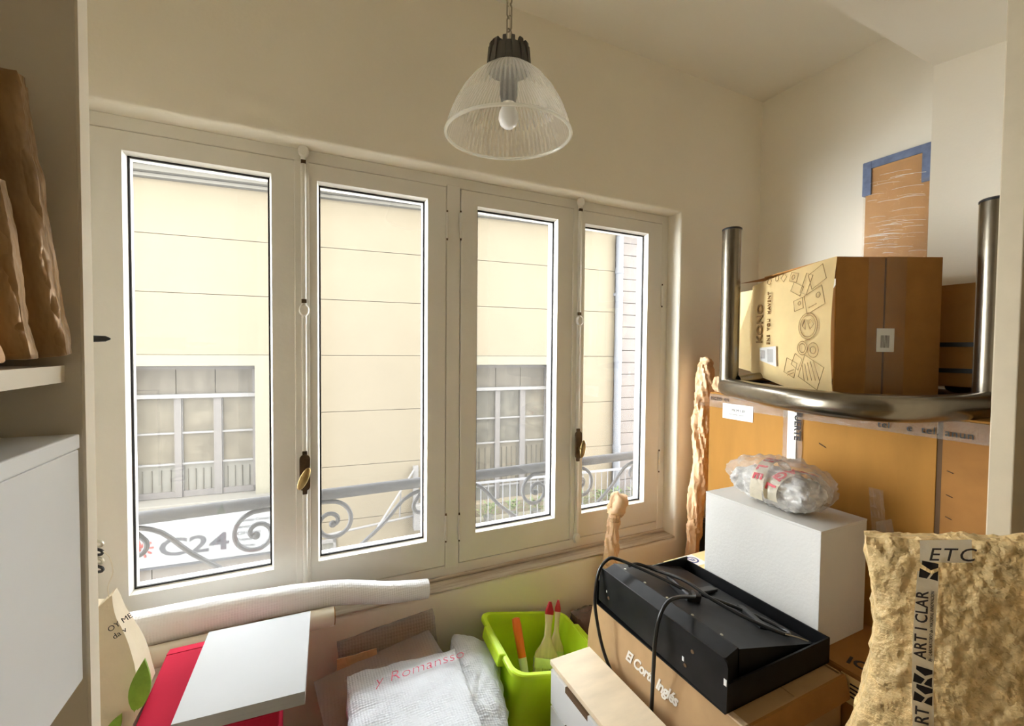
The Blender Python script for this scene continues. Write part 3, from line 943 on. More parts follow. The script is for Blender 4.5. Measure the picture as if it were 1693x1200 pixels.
def stand(p, rz, lean_x=0.0, lean_y=0.0):
    return Matrix.Translation(p) @ Matrix.Rotation(R(rz), 4, 'Z') @ Matrix.Rotation(R(lean_x), 4, 'X') @ Matrix.Rotation(R(lean_y), 4, 'Y')
wrapped('wrapped_canvas', 'tallest bronze paper-wrapped flat package leaning on the upper left shelf', (0.29, 0.045, 0.315), stand((-0.398, 0.712, 1.428), 4, 5, -5), 1, FOIL, 0.0042)
wrapped('wrapped_canvas', 'middle bronze paper-wrapped package on the upper left shelf', (0.27, 0.030, 0.185), stand((-0.398, 0.655, 1.428), 3, 5, -4), 2, FOIL, 0.0042)
wrapped('wrapped_canvas', 'front crumpled paper package with light creases on the upper left shelf', (0.26, 0.040, 0.125), stand((-0.398, 0.606, 1.428), 2, 5, -3), 3, KRAFT, 0.007)

pg = thing('coat_hook', 'black tapered peg sticking out behind the shelving panel', 'hook', (-0.36, 1.0, 1.46))
obj('peg', tube([(-0.40, 1.0, 1.462), (-0.33, 1.0, 1.4625), (-0.305, 1.0, 1.463), (-0.2985, 1.0, 1.463)], [0.006, 0.006, 0.005, 0.0015], 12), BLACKP, pg, True)
obj('backplate', box((-0.615, 0.985, 1.44), (-0.40, 1.015, 1.485), 0.003), BLACKP, pg)

# ------------------------------------------------ paper sack in the corner
sk = thing('paper_sack', 'tan paper sack with green leaf print beside the shelving unit', 'bag', (-0.33, 1.12, F))
bm = bmesh.new()
ys = (1.06, 1.18)
outl = [(-0.47, F), (-0.297, F), (-0.297, 0.60), (-0.297, 0.722), (-0.282, 0.748), (-0.296, 0.83), (-0.318, 0.90), (-0.338, 0.962), (-0.356, 0.942), (-0.40, 0.955), (-0.47, 0.93)]
bmA = prism(outl, ys[0], ys[1], 'y')
bmesh.ops.triangulate(bmA, faces=[f for f in bmA.faces if len(f.verts) > 4])
for v in bmA.verts:
    if v.co.z > 0.7:
        t = min(1, (v.co.z - 0.7) / 0.26)
        v.co.y = 1.12 + (v.co.y - 1.12) * (1 - 0.75 * t)
bmesh.ops.subdivide_edges(bmA, edges=bmA.edges[:], cuts=3)
for v in bmA.verts:
    v.co += V((noise.noise(v.co * 18), noise.noise(v.co * 18 + V((3, 1, 0))), 0)) * 0.006
obj('sack', bmA, SACK, sk, True, angle=50)
fz = lambda z: 1.12 - 0.06 * (1 - 0.75 * max(0, min(1, (z - 0.7) / 0.26))) - 0.007
tm = fr((-0.334, fz(0.90), 0.898), (0.80, 0.08, 0.46), (-0.46, 0.22, 0.80))
text('lettering', 'OY ME', 0.0145, INK, sk, tm, width=0.95)
tm = fr((-0.326, fz(0.885) - 0.001, 0.884), (0.80, 0.08, 0.46), (-0.46, 0.22, 0.80))
text('lettering', 'da v', 0.0145, INK, sk, tm, width=0.95)
def leaf(cx, cz, l, w_, ang, y):
    up = [(l * (k / 9 - 0.5), w_ * 0.5 * math.sin(math.pi * (k / 9) ** 0.8)) for k in range(10)]
    pts = up + [(x, -z) for x, z in up[-2:0:-1]]
    ca, sa = math.cos(R(ang)), math.sin(R(ang))
    return prism([(cx + x * ca - z * sa, cz + x * sa + z * ca) for x, z in pts], y - 0.002, y + 0.003, 'y')
obj('printed_leaf', leaf(-0.283, 0.79, 0.105, 0.034, 82, 1.068), LEAFG, sk)
obj('printed_leaf', leaf(-0.318, 0.735, 0.045, 0.020, 62, 1.052), LEAFG, sk)
obj('string', tube(spline([(-0.318, 1.10, 0.885), (-0.335, 1.11, 0.935), (-0.342, 1.11, 0.975), (-0.334, 1.11, 1.005), (-0.338, 1.11, 1.035), (-0.348, 1.11, 1.05)], 6), 0.0010, 5), CREAMT, sk, True)
tb = thing('cable_bundle', 'small tangle of grey and black cable hanging above the paper sack', 'cable', (-0.36, 1.2, 0.97))
for q in range(4):
    z0 = 0.985 + q * 0.018
    obj('loop', tube(spline([(-0.41, 1.2, z0), (-0.390, 1.19, z0 + 0.008), (-0.374, 1.185, z0 + 0.004), (-0.378, 1.19, z0 - 0.006), (-0.41, 1.2, z0 - 0.004)], 5), 0.003, 7), (BLACKP, FERRULE)[q % 2], tb, True)
obj('hanger', tube([(-0.44, 1.2, 0.97), (-0.44, 1.2, 1.3), (-0.615, 1.2, 1.3)], 0.004, 6), BLACKP, tb, True)

# ------------------------------------------------ rolls on the sill
rl = thing('bubble_wrap_roll', 'long white roll of bubble wrap lying along the window sill', 'roll', (0, 1.43, 0.62))
pts = spline([(-0.42, 1.405, 0.727), (-0.25, 1.41, 0.729), (-0.075, 1.415, 0.722), (0.103, 1.42, 0.706), (0.25, 1.42, 0.672), (0.378, 1.42, 0.655)], 8)
n = len(pts)
rad = [0.047 - 0.017 * (i / (n - 1)) ** 0.8 for i in range(n)]
bm = tube(pts, rad, 20, wob=lambda t, a: 1 + 0.05 * noise.noise(V((t * 14, math.cos(a) * 1.5, math.sin(a) * 1.5))))
obj('roll', bm, BUBBLEROLL, rl, True, angle=70)
bm = bmesh.new()
sp = []
for q in range(40):
    a = q / 40 * 5 * math.pi
    r = 0.004 + 0.022 * q / 40
    sp.append((0.3785, 1.42 + r * math.cos(a), 0.655 + r * math.sin(a)))
obj('spiral_end', tube(sp, 0.0012, 5), BUBBLEROLL, rl)
ct = thing('cardboard_tube', 'cream cardboard tube lying below the bubble wrap roll', 'tube', (-0.13, 1.37, 0.66))
A, B = V((-0.37, 1.350, 0.680)), V((0.085, 1.362, 0.670))
obj('tube_wall', tube([A, A * 0.5 + B * 0.5, B], 0.026, 24), CREAMT, ct, True)
d = (B - A).normalized()
obj('end_plug', tube([B - d * 0.002, B + d * 0.003], 0.0235, 24), CARDD, ct, True)

# ------------------------------------------------ red box and white panel
rb = thing('red_box', 'red flat-topped box under the white panel', 'box', (-0.16, 1.14, F))
obj('body', box((-0.286, 0.982, F), (-0.044, 1.268, 0.715), 0.004), REDB, rb)
lid = bmesh.new()
quad_box(lid, (-0.289, 0.979, 0.690), (-0.041, 1.272, 0.722), 0.004)
obj('lid', lid, REDB, rb)
obj('bent_flap', prism([(1.272, 0.722), (1.306, 0.715), (1.306, 0.711), (1.272, 0.716)], -0.288, -0.045, 'x'), REDB, rb)
wp = thing('foam_board', 'thick white foam panel lying flat on the red box', 'panel', mtx=Matrix.Translation((-0.10, 1.13, 0.7225)))
obj('panel', prism([(-0.119, -0.140), (0.106, -0.156), (0.122, 0.142), (-0.105, 0.150)], 0.012, 0.0275, 'z'), FOAM, wp, world=False)
obj('foam_core', prism([(-0.119, -0.140), (0.106, -0.156), (0.121, 0.141), (-0.104, 0.149)], 0.0005, 0.0119, 'z'), FOAM, wp, world=False)

# ------------------------------------------------ bubble-wrapped pictures leaning under the sill
def slab(TL, TR, BL, t, cuts, amp, freq, seed, pillow=0.1, shape=None):
    """creased slab whose upper face has these three corners"""
    TL, TR, BL = V(TL), V(TR), V(BL)
    x, y = TR - TL, TL - BL
    mt = fr((TR + BL) / 2, x, y)
    mt = mt @ Matrix.Translation((0, 0, -t / 2))
    return mt, (x.length, y.length, t)
def package(name, label, TL, TR, BL, t, m, seed, amp=0.006, cuts=22, freq=16, pillow=0.15, cat='package', inner=None, base=None):
    mt, sz = slab(TL, TR, BL, t, cuts, amp, freq, seed)
    o = thing(name, label, cat, base or ((V(TR) + V(BL)) / 2 - V((0, 0, t))))
    obj('wrapping', crinkle(sz, cuts, amp, freq, seed, pillow, mt), m, o, True, angle=60)
    if inner:
        obj('frame', box((-sz[0] / 2 + .012, -sz[1] / 2 + .012, -t * .3), (sz[0] / 2 - .012, sz[1] / 2 - .012, t * .3), 0.003, mtx=mt), inner, o)
    return o, mt, sz
package('wrapped_picture', 'brown picture in clear bubble wrap leaning on the wall under the sill', (0.115, 1.418, 0.548), (0.415, 1.420, 0.578), (0.115, 1.35, 0.24), 0.028, BUBBLECLR, 5, 0.005, inner=CARD)
package('kraft_envelope', 'small kraft paper envelope tucked behind the bubble-wrapped pictures', (0.095, 1.385, 0.520), (0.21, 1.385, 0.520), (0.095, 1.335, 0.25), 0.012, KRAFT, 6, 0.004, cat='envelope')
package('wrapped_picture', 'dark-framed picture in clear bubble wrap, tilted, behind the white one', (0.036, 1.375, 0.490), (0.385, 1.415, 0.528), (0.062, 1.06, 0.470), 0.022, BUBBLECLR, 7, 0.004, inner=CARDD)
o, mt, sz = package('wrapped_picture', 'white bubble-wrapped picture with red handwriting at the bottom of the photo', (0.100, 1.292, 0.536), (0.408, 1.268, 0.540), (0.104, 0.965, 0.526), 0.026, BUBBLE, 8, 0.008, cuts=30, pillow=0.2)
text('handwriting', 'y Romansso', 0.050, REDINK, o, mt @ Matrix.Translation((-0.085, sz[1] / 2 - 0.085, sz[2] * 0.60 + 0.006)) @ Matrix.Rotation(R(5), 4, 'Z'), shear=0.25, bold=-0.0012, width=1.05)
def drape(p):
    return p
mt, sz = slab((0.405, 1.36, 0.540), (0.500, 1.33, 0.510), (0.425, 0.98, 0.470), 0.05, 20, 0.01, 12, 9)
bw = thing('bubble_wrap_bundle', 'loose bundle of white bubble wrap beside the green crate', 'bubble wrap', (0.46, 1.15, F))
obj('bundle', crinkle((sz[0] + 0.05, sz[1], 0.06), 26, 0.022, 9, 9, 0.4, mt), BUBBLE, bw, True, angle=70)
lc = thing('cardboard_box', 'low carton under the bubble-wrapped pictures', 'box', (0.26, 1.2, F))
obj('body', box((0.085, 1.00, F), (0.46, 1.335, 0.462), 0.002), CARDD, lc)
obj('top_flap', box((0.085, 1.00, 0.4622), (0.46, 1.166, 0.465)), CARDD, lc)
obj('top_flap', box((0.085, 1.169, 0.4622), (0.46, 1.335, 0.465)), CARDD, lc)
pf = thing('plastic_film', 'scrap of clear plastic film beside the bubble-wrapped pictures', 'plastic film', (0.05, 1.10, F))
obj('film', crinkle((0.07, 0.08, 0.25), 16, 0.02, 16, 12, 0.2, Matrix.Translation((0.042, 1.10, 0.345))), PLASTIC, pf, True)

# ------------------------------------------------ green crate with painting tools
FL_, FR_, NL_ = V((0.563, 1.421, 0.53)), V((0.898, 1.398, 0.462)), V((0.538, 1.090, 0.53))
cm = fr((FR_ + NL_) / 2, FR_ - FL_, FL_ - NL_)
cw, cdp = (FR_ - FL_).length, (FL_ - NL_).length
crate = thing('storage_crate', 'lime green plastic crate holding paint brushes', 'crate', mtx=cm)
H = 0.225
def rl_(w_, d_, r, z): return (rrect(w_, d_, r, 6), z)
bm = loft([rl_(cw - 0.085, cdp - 0.085, 0.03, -H), rl_(cw - 0.032, cdp - 0.032, 0.035, -0.03), rl_(cw - 0.028, cdp - 0.028, 0.035, -0.012), rl_(cw, cdp, 0.04, -0.012), rl_(cw, cdp, 0.04, -0.003),
           rl_(cw - 0.006, cdp - 0.006, 0.04, 0.0), rl_(cw - 0.030, cdp - 0.030, 0.036, 0.0), rl_(cw - 0.036, cdp - 0.036, 0.034, -0.008), rl_(cw - 0.092, cdp - 0.092, 0.028, -H + 0.004)])
obj('body', bm, GREENP, crate, True, world=False, angle=35)
for s in (-1, 1):
    obj('handle', box((s * (cw / 2) - 0.012, -0.075, -0.034), (s * (cw / 2) + 0.012, 0.075, 0.004), 0.005), GREENP, crate, world=False)
obj('foot_rim', loft([rl_(cw - 0.10, cdp - 0.10, 0.03, -H - 0.006), rl_(cw - 0.09, cdp - 0.09, 0.03, -H)]), GREENP, crate, world=False)
obj('dried_paint', loft([rl_(cw - 0.13, cdp - 0.13, 0.025, -H + 0.005), rl_(cw - 0.14, cdp - 0.14, 0.02, -H + 0.007)]), CHALK, crate, world=False)

def brush(label, tip, foot, wdt, roll):
    """flat paint brush: bristles at foot, red tip at top"""
    tip, foot = V(tip), V(foot)
    L = (tip - foot).length
    z = (tip - foot).normalized()
    x = V(roll); x = (x - z * x.dot(z)).normalized()
    m = Matrix((x, z.cross(x), z)).transposed().to_4x4(); m.translation = foot
    b = thing('paint_brush', label, 'brush', mtx=m, group='paint brushes in the green crate')
    k = lambda pts, t: loft([(rrect(max(w_, .004), t * tt, min(w_, t * tt) * .45, 4), z_) for w_, tt, z_ in pts])
    obj('bristles', k([(wdt * 1.02, 1, 0), (wdt, 1, L * .30)], 0.012), BRISTLE, b, world=False)
    obj('ferrule', k([(wdt * 1.03, 1, L * .30), (wdt * 1.03, 1, L * .40)], 0.016), FERRULE, b, world=False)
    h = obj('handle', k([(wdt * .98, .9, L * .40), (wdt * .92, .9, L * .45), (wdt * .55, .9, L * .53), (wdt * .30, 1, L * .62), (wdt * .27, 1, L * .75), (wdt * .36, 1, L * .86)], 0.013), BEECH, b, True, world=False)
    obj('handle_tip', k([(wdt * .365, 1, L * .86), (wdt * .36, 1, L * .90), (wdt * .12, .7, L)], 0.0135), REDPAINT, b, True, world=False)
    return b
brush('larger paint brush with red tip standing in the green crate', (0.795, 1.325, 0.560), (0.718, 1.235, 0.300), 0.084, (1, -0.35, 0))
brush('smaller paint brush with red tip behind the larger one in the crate', (0.838, 1.340, 0.548), (0.780, 1.275, 0.295), 0.060, (1, -0.5, 0))
sp_ = thing('paint_scraper', 'orange-handled paint scraper leaning in the green crate', 'scraper', (0.66, 1.23, 0.32))
T, Bm = V((0.672, 1.352, 0.520)), V((0.662, 1.225, 0.318))
d = (T - Bm)
obj('handle', tube([Bm + d * t for t in (0.34, 0.40, 0.5, 0.7, 0.9, 0.985, 1.0)], [0.010, 0.0125, 0.0135, 0.0145, 0.0155, 0.0135, 0.004], 14), ORANGE, sp_, True)
obj('paint_coat', tube([Bm + d * t for t in (0.25, 0.36, 0.50)], [0.008, 0.0135, 0.0142], 14), CHALK, sp_, True)
obj('blade', prism([(-0.012, 0.09), (0.012, 0.09), (0.030, 0.0), (-0.030, 0.0)], -0.001, 0.001, 'y', Matrix.Translation(Bm) @ V((0, 0, 1)).rotation_difference(d).to_matrix().to_4x4()), FERRULE, sp_)
bp_ = thing('plastic_bag', 'shiny dark brown plastic bundle between crate and wall', 'bag', (0.965, 1.33, F))
obj('bag', crinkle((0.13, 0.10, 0.25), 18, 0.02, 14, 21, 0.3, Matrix.Translation((0.975, 1.345, 0.345))), PLUM, bp_, True, angle=70)

# ------------------------------------------------ drawer unit
du = thing('drawer_unit', 'small white drawer unit with pale plywood top beside the green crate', 'drawer unit', (0.74, 0.8, F))
cx0, cx1, cy0, cy1 = 0.630, 0.764, 0.55, 1.045
obj('body', box((cx0 + 0.006, cy0, F), (cx1, cy1, 0.566)), BIRCH, du)
obj('top', box((cx0, cy0 - 0.004, 0.5665), (cx1, cy1 + 0.002, 0.580), 0.001), BIRCH, du)
for i, (z0, z1) in enumerate(((0.462, 0.560), (0.356, 0.456), (0.230, 0.350))):
    for y0, y1 in ((0.800, 1.038), (0.556, 0.794)):
        dr = obj('drawer_front', box((cx0 - 0.002, y0, z0), (cx0 + 0.0055, y1, z1), 0.001), WHITE, du)
        obj('finger_notch', box((cx0 - 0.0026, (y0 + y1) / 2 - 0.055, z1 - 0.014), (cx0 + 0.004, (y0 + y1) / 2 + 0.045, z1 + 0.001)), SEAM, dr)

# ------------------------------------------------ carton under the hood
ec = thing('cardboard_box', 'open kraft carton with white script lettering under the black hood', 'box', (1.0, 0.86, F))
x0, x1, y0, y1, zt = 0.835, 1.185, 0.595, 1.125, 0.672
obj('body', boxes([((x0, y0, F), (x0 + .005, y1, zt)), ((x1 - .005, y0, F), (x1, y1, zt)), ((x0, y0, F), (x1, y0 + .005, zt)), ((x0, y1 - .005, F), (x1, y1, zt)), ((x0, y0, F), (x1, y1, F + .005))]), CARDP, ec)
obj('top_flap', box((x0 + .006, y0 + 0.002, zt - .010), ((x0 + x1) / 2 - .001, y1, zt - 0.004)), CARDP, ec)
obj('top_flap', box(((x0 + x1) / 2 + .001, y0 + .002, zt - .010), (x1 - .006, y1, zt - 0.004)), CARDP, ec)
obj('front_flap', prism([(y0 - 0.018, zt - 0.05), (y0 - 0.013, zt - 0.05), (y0, zt), (y0 - 0.006, zt)], x0 + 0.01, x1, 'x'), CARDD, ec)
# outer side flap hanging down over the drawer unit
fa, fb = V((x0 - 0.002, 0, zt)), V((0.802, 0, 0.470))
n_ = V((fb - fa).cross(V((0, 1, 0)))).normalized()
fpts = [(y0, 0.0), (y1 - 0.01, 0.0), (y1 - 0.004, 0.10), (y1 - 0.014, 0.165), (y1 - 0.045, 0.205), (y0, 0.205)]
d_ = (fb - fa).normalized()
bm = bmesh.new()
lo = [bm.verts.new(V((fa.x + d_.x * s, y, fa.z + d_.z * s))) for y, s in fpts]
hi = [bm.verts.new(V((fa.x + d_.x * s - 0.005, y, fa.z + d_.z * s - 0.001))) for y, s in fpts]
bm.faces.new(lo); bm.faces.new(hi)
for i in range(len(fpts)):
    bm.faces.new((lo[i], lo[(i + 1) % 6], hi[(i + 1) % 6], hi[i]))
flp = obj('side_flap', bm, CARDP, ec)
obj('flap_edge', box((x0 - 0.009, y0, zt - 0.004), (x0 + 0.006, y1 - 0.01, zt + 0.001), 0.001), CARDEDGE, ec)
def onflap(y, s):
    return V((fa.x + d_.x * s - 0.0065, y, fa.z + d_.z * s))
tm = fr(onflap(0.948, 0.080), (0, -1, 0), -d_)
text('lettering', 'El Corte Inglés', 0.038, WHITEINK, flp, tm, shear=0.28, bold=0.0012, width=0.90, spacing=0.92)
text('lettering', 'www.elcorteingles.es', 0.014, WHITEINK, flp, fr(onflap(0.95, 0.150), (0, -1, 0), -d_), width=0.95)

# ------------------------------------------------ black range hood, upside down
hd = thing('range_hood', 'black metal range hood lying upside down on the kraft carton', 'range hood', (1.0, 0.85, 0.674))
X0, X1, Y0, Y1, ZB_, ZT_ = 0.815, 1.192, 0.630, 1.085, 0.6745, 0.738
tk = 0.004
bm = boxes([((X0, Y0, ZB_), (X1, Y1, ZB_ + tk)), ((X0, Y0, ZB_), (X1, Y0 + tk, ZT_)), ((X0, Y1 - tk, ZB_), (X1, Y1, ZT_ + .01)), ((X1 - tk, Y0, ZB_), (X1, Y1, ZT_))])
obj('tray', bm, BLACKM, hd)
ply = [(Y0 - 0.006, 0.682), (1.068, 0.698), (1.064, 0.800), (Y0 + 0.004, 0.797), (Y0 - 0.004, 0.792), (Y0 - 0.008, 0.782)]
fp = obj('front_plate', prism(ply, X0 - 0.004, X0, 'x'), BLACKM, hd)
for y, z in ((1.02, 0.727), (0.715, 0.760), (0.735, 0.715)):
    obj('screw_hole', lathe(disc_caps([(0.0045, 0), (0.0045, 0.002)]), 12, Matrix.Translation((X0 - 0.0035, y, z)) @ Matrix.Rotation(R(-90), 4, 'Y')), SEAM, fp)
for y, z, s in ((1.03, 0.742, .003), (0.742, 0.726, .005), (0.628, 0.748, .007)):
    obj('paint_chip', box((X0 - 0.0048, y - s * .5, z - s), (X0 - 0.0038, y + s * .5, z + s)), LABELM, fp)
obj('sloped_lip', prism([(X0 + 0.004, 0.775), (X0 + 0.058, 0.792), (X0 + 0.062, 0.792), (X0 + 0.062, 0.700), (X0 + 0.004, 0.700)], Y0 + 0.018, 1.075, 'y'), BLACKM, hd)
obj('inner_panel', prism([(X0 + 0.060, 0.790), (X1 - 0.035, 0.722), (X1 - 0.035, 0.717), (X0 + 0.060, 0.780)], Y0 + 0.02, 1.08, 'y'), BLACKM, hd)
obj('end_panel', prism([(X0 + 0.062, 0.700), (X0 + 0.062, 0.790), (X1 - 0.03, 0.722), (X1 - 0.03, 0.700)], Y0 + 0.016, Y0 + 0.020, 'y'), BLACKM, hd)
for i in range(5):
    y = 0.70 + i * 0.085
    obj('rivet', lathe(disc_caps([(0.004, 0), (0.003, 0.002)]), 10, Matrix.Translation((X0 + 0.072, y, 0.787))), FERRULE, hd)
def ip(x, y, h=0.0):       # a point on the sloping inner panel
    return V((x, y, 0.790 - (x - X0 - 0.06) / (X1 - X0 - 0.095) * 0.068 + h))
obj('terminal_cover', box((-0.022, -0.055, 0), (0.022, 0.055, 0.022), 0.004, mtx=fr(ip(0.975, 0.90, 0.001), (1, -0.25, -0.2), (0.25, 1, 0))), BLACKP, hd)
obj('bracket', box((-0.055, -0.012, 0), (0.055, 0.012, 0.010), 0.002, mtx=fr(ip(1.06, 0.90, 0.001), (1, 0.15, -0.2), (-.15, 1, 0))), BLACKP, hd)
obj('bracket', box((-0.05, -0.010, 0), (0.05, 0.010, 0.012), 0.002, mtx=fr(ip(1.075, 0.76, 0.001), (0.35, 1, -0.05), (-1, .35, 0.2))), BLACKP, hd)
c1 = [ip(0.965, 0.865, 0.018), ip(0.93, 0.935, 0.024), ip(0.895, 1.0, 0.026), V((0.862, 1.040, 0.822)), V((0.835, 1.052, 0.825)), V((0.803, 1.056, 0.795)), V((0.786, 1.052, 0.730)), V((0.782, 1.040, 0.67)), V((0.782, 1.001, 0.585)), V((0.781, 0.921, 0.518)), V((0.780, 0.849, 0.485)), V((0.779, 0.78, 0.44)), V((0.779, 0.72, 0.36))]
obj('power_cord', tube(spline(c1, 8), 0.0048, 10), CABLEM, hd, True)
c2 = [ip(0.885, 1.02, 0.020), ip(0.92, 1.02, 0.026), ip(0.96, 0.985, 0.024), ip(0.985, 0.90, 0.034), ip(1.00, 0.82, 0.022), ip(1.035, 0.735, 0.014), ip(1.075, 0.675, 0.012), ip(1.105, 0.680, 0.010), ip(1.105, 0.72, 0.010), ip(1.07, 0.80, 0.010), ip(1.0, 0.86, 0.016)]
obj('power_cord', tube(spline(c2, 8), 0.0048, 10), CABLEM, hd, True)
c3 = [ip(0.98, 0.87, 0.018), ip(0.93, 0.82, 0.030), V((0.862, 0.806, 0.828)), V((0.822, 0.804, 0.826)), V((0.796, 0.804, 0.795)), V((0.785, 0.806, 0.735)), V((0.783, 0.808, 0.66)), V((0.782, 0.810, 0.58)), V((0.780, 0.811, 0.50)), V((0.779, 0.812, 0.34))]
obj('power_cord', tube(spline(c3, 8), 0.0048, 10), CABLEM, hd, True)
obj('cable_tie', tube([ip(1.075, 0.668, 0.014), ip(1.10, 0.655, 0.014), ip(1.12, 0.640, 0.012)], 0.0016, 6), FERRULE, hd, True)

# ------------------------------------------------ long carton (blue stamp) under the white plinth
hp = thing('cardboard_box', 'long brown carton with blue round stamp under the white plinth', 'box', (1.32, 0.8, F))
x0, x1, y0, y1, zt = 1.197, 1.446, 0.40, 1.195, 0.680
obj('body', box((x0, y0, F), (x1, y1, zt - .004), 0.002), CARDD, hp)
obj('top_flap', box((x0, y0, zt - .0038), (x1, (y0 + y1) / 2 - .001, zt)), CARDD, hp)
obj('top_flap', box((x0, (y0 + y1) / 2 + .001, zt - .0038), (x1, y1, zt)), CARDL, hp)
obj('shipping_label', box((x0 - .0008, 0.515, 0.600), (x0, 0.605, 0.668)), CARDL, hp)
for i in range(4):
    obj('label_bar', box((x0 - .0014, 0.525 + i * .003, 0.618 + i * .010), (x0 - .0006, 0.585, 0.622 + i * .010)), INK, hp)
text('lettering', 'ICE', 0.048, INK, hp, fr((1.222, 0.610, zt + .0006), (0.25, -1, 0), (1, .25, 0)), bold=0.001)
# narrow flat carton beside it carrying the stamp
st = thing('flat_carton', 'flat pale carton edge with white tape band behind the black hood', 'box', (1.16, 1.15, F))
obj('body', box((1.120, 1.100, F), (1.1955, 1.195, 0.676), 0.001), CARDL, st)
obj('tape_band', box((1.135, 1.099, 0.676), (1.155, 1.196, 0.677)), TAPEWHT, st)
obj('tape_band', box((1.170, 1.099, 0.676), (1.182, 1.196, 0.677)), TAPEWHT, st)
sl3 = obj('label', box((1.262, 1.118, zt + .0002), (1.335, 1.192, zt + .0010)), LABELM, hp)
strokes('stamp', [(circ(0, 0, 0.020, 24), True), ([(-0.008, 0.012), (-0.002, -0.008)], False), ([(0.0, 0.007), (0.007, 0.005), (0.004, -0.008)], False)], 0.0028, BLUEINK, sl3, fr((1.302, 1.158, zt + .0012), (1, 0, 0), (0, 1, 0)))

# ------------------------------------------------ white plinth and the parcel on it
pl = thing('white_plinth', 'white painted wooden plinth block in front of the big carton', 'plinth', (1.30, 0.84, 0.6805))
obj('body', box((1.2, 0.662, 0.6805), (1.412, 1.018, 0.986), 0.0015), CHALK, pl)
obj('top_board', box((1.1995, 0.6615, 0.9862), (1.4125, 1.0185, 0.992), 0.001), CHALK, pl)
pc = thing('bubble_wrap_parcel', 'clear bubble-wrapped parcel with red FRAGILE tape on the white plinth', 'parcel', mtx=Matrix.Translation((1.283, 0.845, 0.9925)) @ Matrix.Rotation(R(-6), 4, 'Z'))
def pshape(p):
    t = (p.y + 0.15) / 0.30
    s = 0.62 + 0.5 * max(0, 1 - (t - 0.35) ** 2 * 2.2) if t < 0.75 else 0.62 + 0.5 * max(0, 1 - 0.352) - (t - 0.75) * 1.6
    return (p.x * s, p.y, p.z * max(s, 0.35))
bm = crinkle((0.118, 0.30, 0.112), 40, 0.020, 30, 31, 0.08, None, True, pshape)
mz = min(v.co.z for v in bm.verts)
bmesh.ops.transform(bm, matrix=Matrix.Translation((0, 0, -mz)), verts=bm.verts)
obj('wrapping', bm, PLASTIC, pc, True, world=False, angle=80)
bm = crinkle((0.098, 0.23, 0.085), 30, 0.020, 26, 33, 0.15, Matrix.Translation((0, -0.01, 0.056)))
obj('contents', bm, mat('grey_white_contents', (0.62, 0.60, 0.57), 0.35, var=0.4, vscale=45, bump=0.6, bscale=40), pc, True, world=False, angle=80)
def ptape(y0, tilt, r0, r1, nm='fragile_tape'):
    """a band of tape round the parcel"""
    bm = bmesh.new()
    A, B = [], []
    for k in range(41):
        a = R(-20 + 220 * k / 40)
        px, pz = math.cos(a) * r0, 0.055 + math.sin(a) * r1
        yy = y0 + tilt * math.cos(a)
        A.append(bm.verts.new((px, yy - 0.021, pz))); B.append(bm.verts.new((px, yy + 0.021, pz)))
    for k in range(40):
        bm.faces.new((A[k], A[k + 1], B[k + 1], B[k]))
    bmesh.ops.solidify(bm, geom=bm.faces[:], thickness=0.0008)
    o = obj(nm, bm, TAPEWHT, pc, True, world=False)
    return o
tp = ptape(0.005, 0.015, 0.083, 0.078)
def ontape(o, word, a0, r0, r1, y0, tilt, size):
    """red capitals following the tape"""
    for i, chh in enumerate(word):
        a = R(a0 + i * 21)
        px, pz = math.cos(a) * (r0 + .0015), 0.055 + math.sin(a) * (r1 + .0015)
        t = V((-math.sin(a) * r0, -tilt * math.sin(a), math.cos(a) * r1)).normalized()
        nrm = V((math.cos(a) * r1, 0, math.sin(a) * r0)).normalized()
        yv = nrm.cross(t)
        text('letter', chh, 0.040, REDTAPE, o, PM[pc] @ fr((px, y0 + tilt * math.cos(a), pz), t, yv) @ Matrix.Translation((-0.012, -0.014, 0)), bold=0.0016)
ontape(tp, 'FRAGILE', 25, 0.083, 0.078, 0.005, 0.015, 0.04)
tp2 = ptape(-0.075, -0.03, 0.070, 0.062)
ontape(tp2, 'FRAGIL', 60, 0.070, 0.062, -0.075, -0.03, 0.04)
ps = thing('plastic_strip', 'clear plastic sleeve hanging between the plinth and the big carton', 'plastic film', (1.432, 0.64, 0.7))
bm = bmesh.new()
gp = [[(1.436, 0.672 - 0.034 * j / 4 - 0.014 * i / 6, 1.075 - 0.16 * i / 6 - (0.02 if i == 6 and j in (1, 3) else 0)) for j in range(5)] for i in range(7)]
vv = [[bm.verts.new(V(p) + V((0.004 * noise.noise(V(p) * 40), 0, 0))) for p in row] for row in gp]
for i in range(6):
    for j in range(4):
        bm.faces.new((vv[i][j], vv[i][j + 1], vv[i + 1][j + 1], vv[i + 1][j]))
bmesh.ops.solidify(bm, geom=bm.faces[:], thickness=0.001)
obj('sleeve', bm, PLASTIC, ps, True)
bm = bmesh.new()
vv = [bm.verts.new(p) for p in ((1.430, 0.650, 0.985), (1.432, 0.615, 1.005), (1.430, 0.600, 0.93), (1.428, 0.640, 0.90))]
bm.faces.new(vv); bmesh.ops.solidify(bm, geom=bm.faces[:], thickness=0.001)
obj('sleeve_corner', bm, PLASTIC, ps)

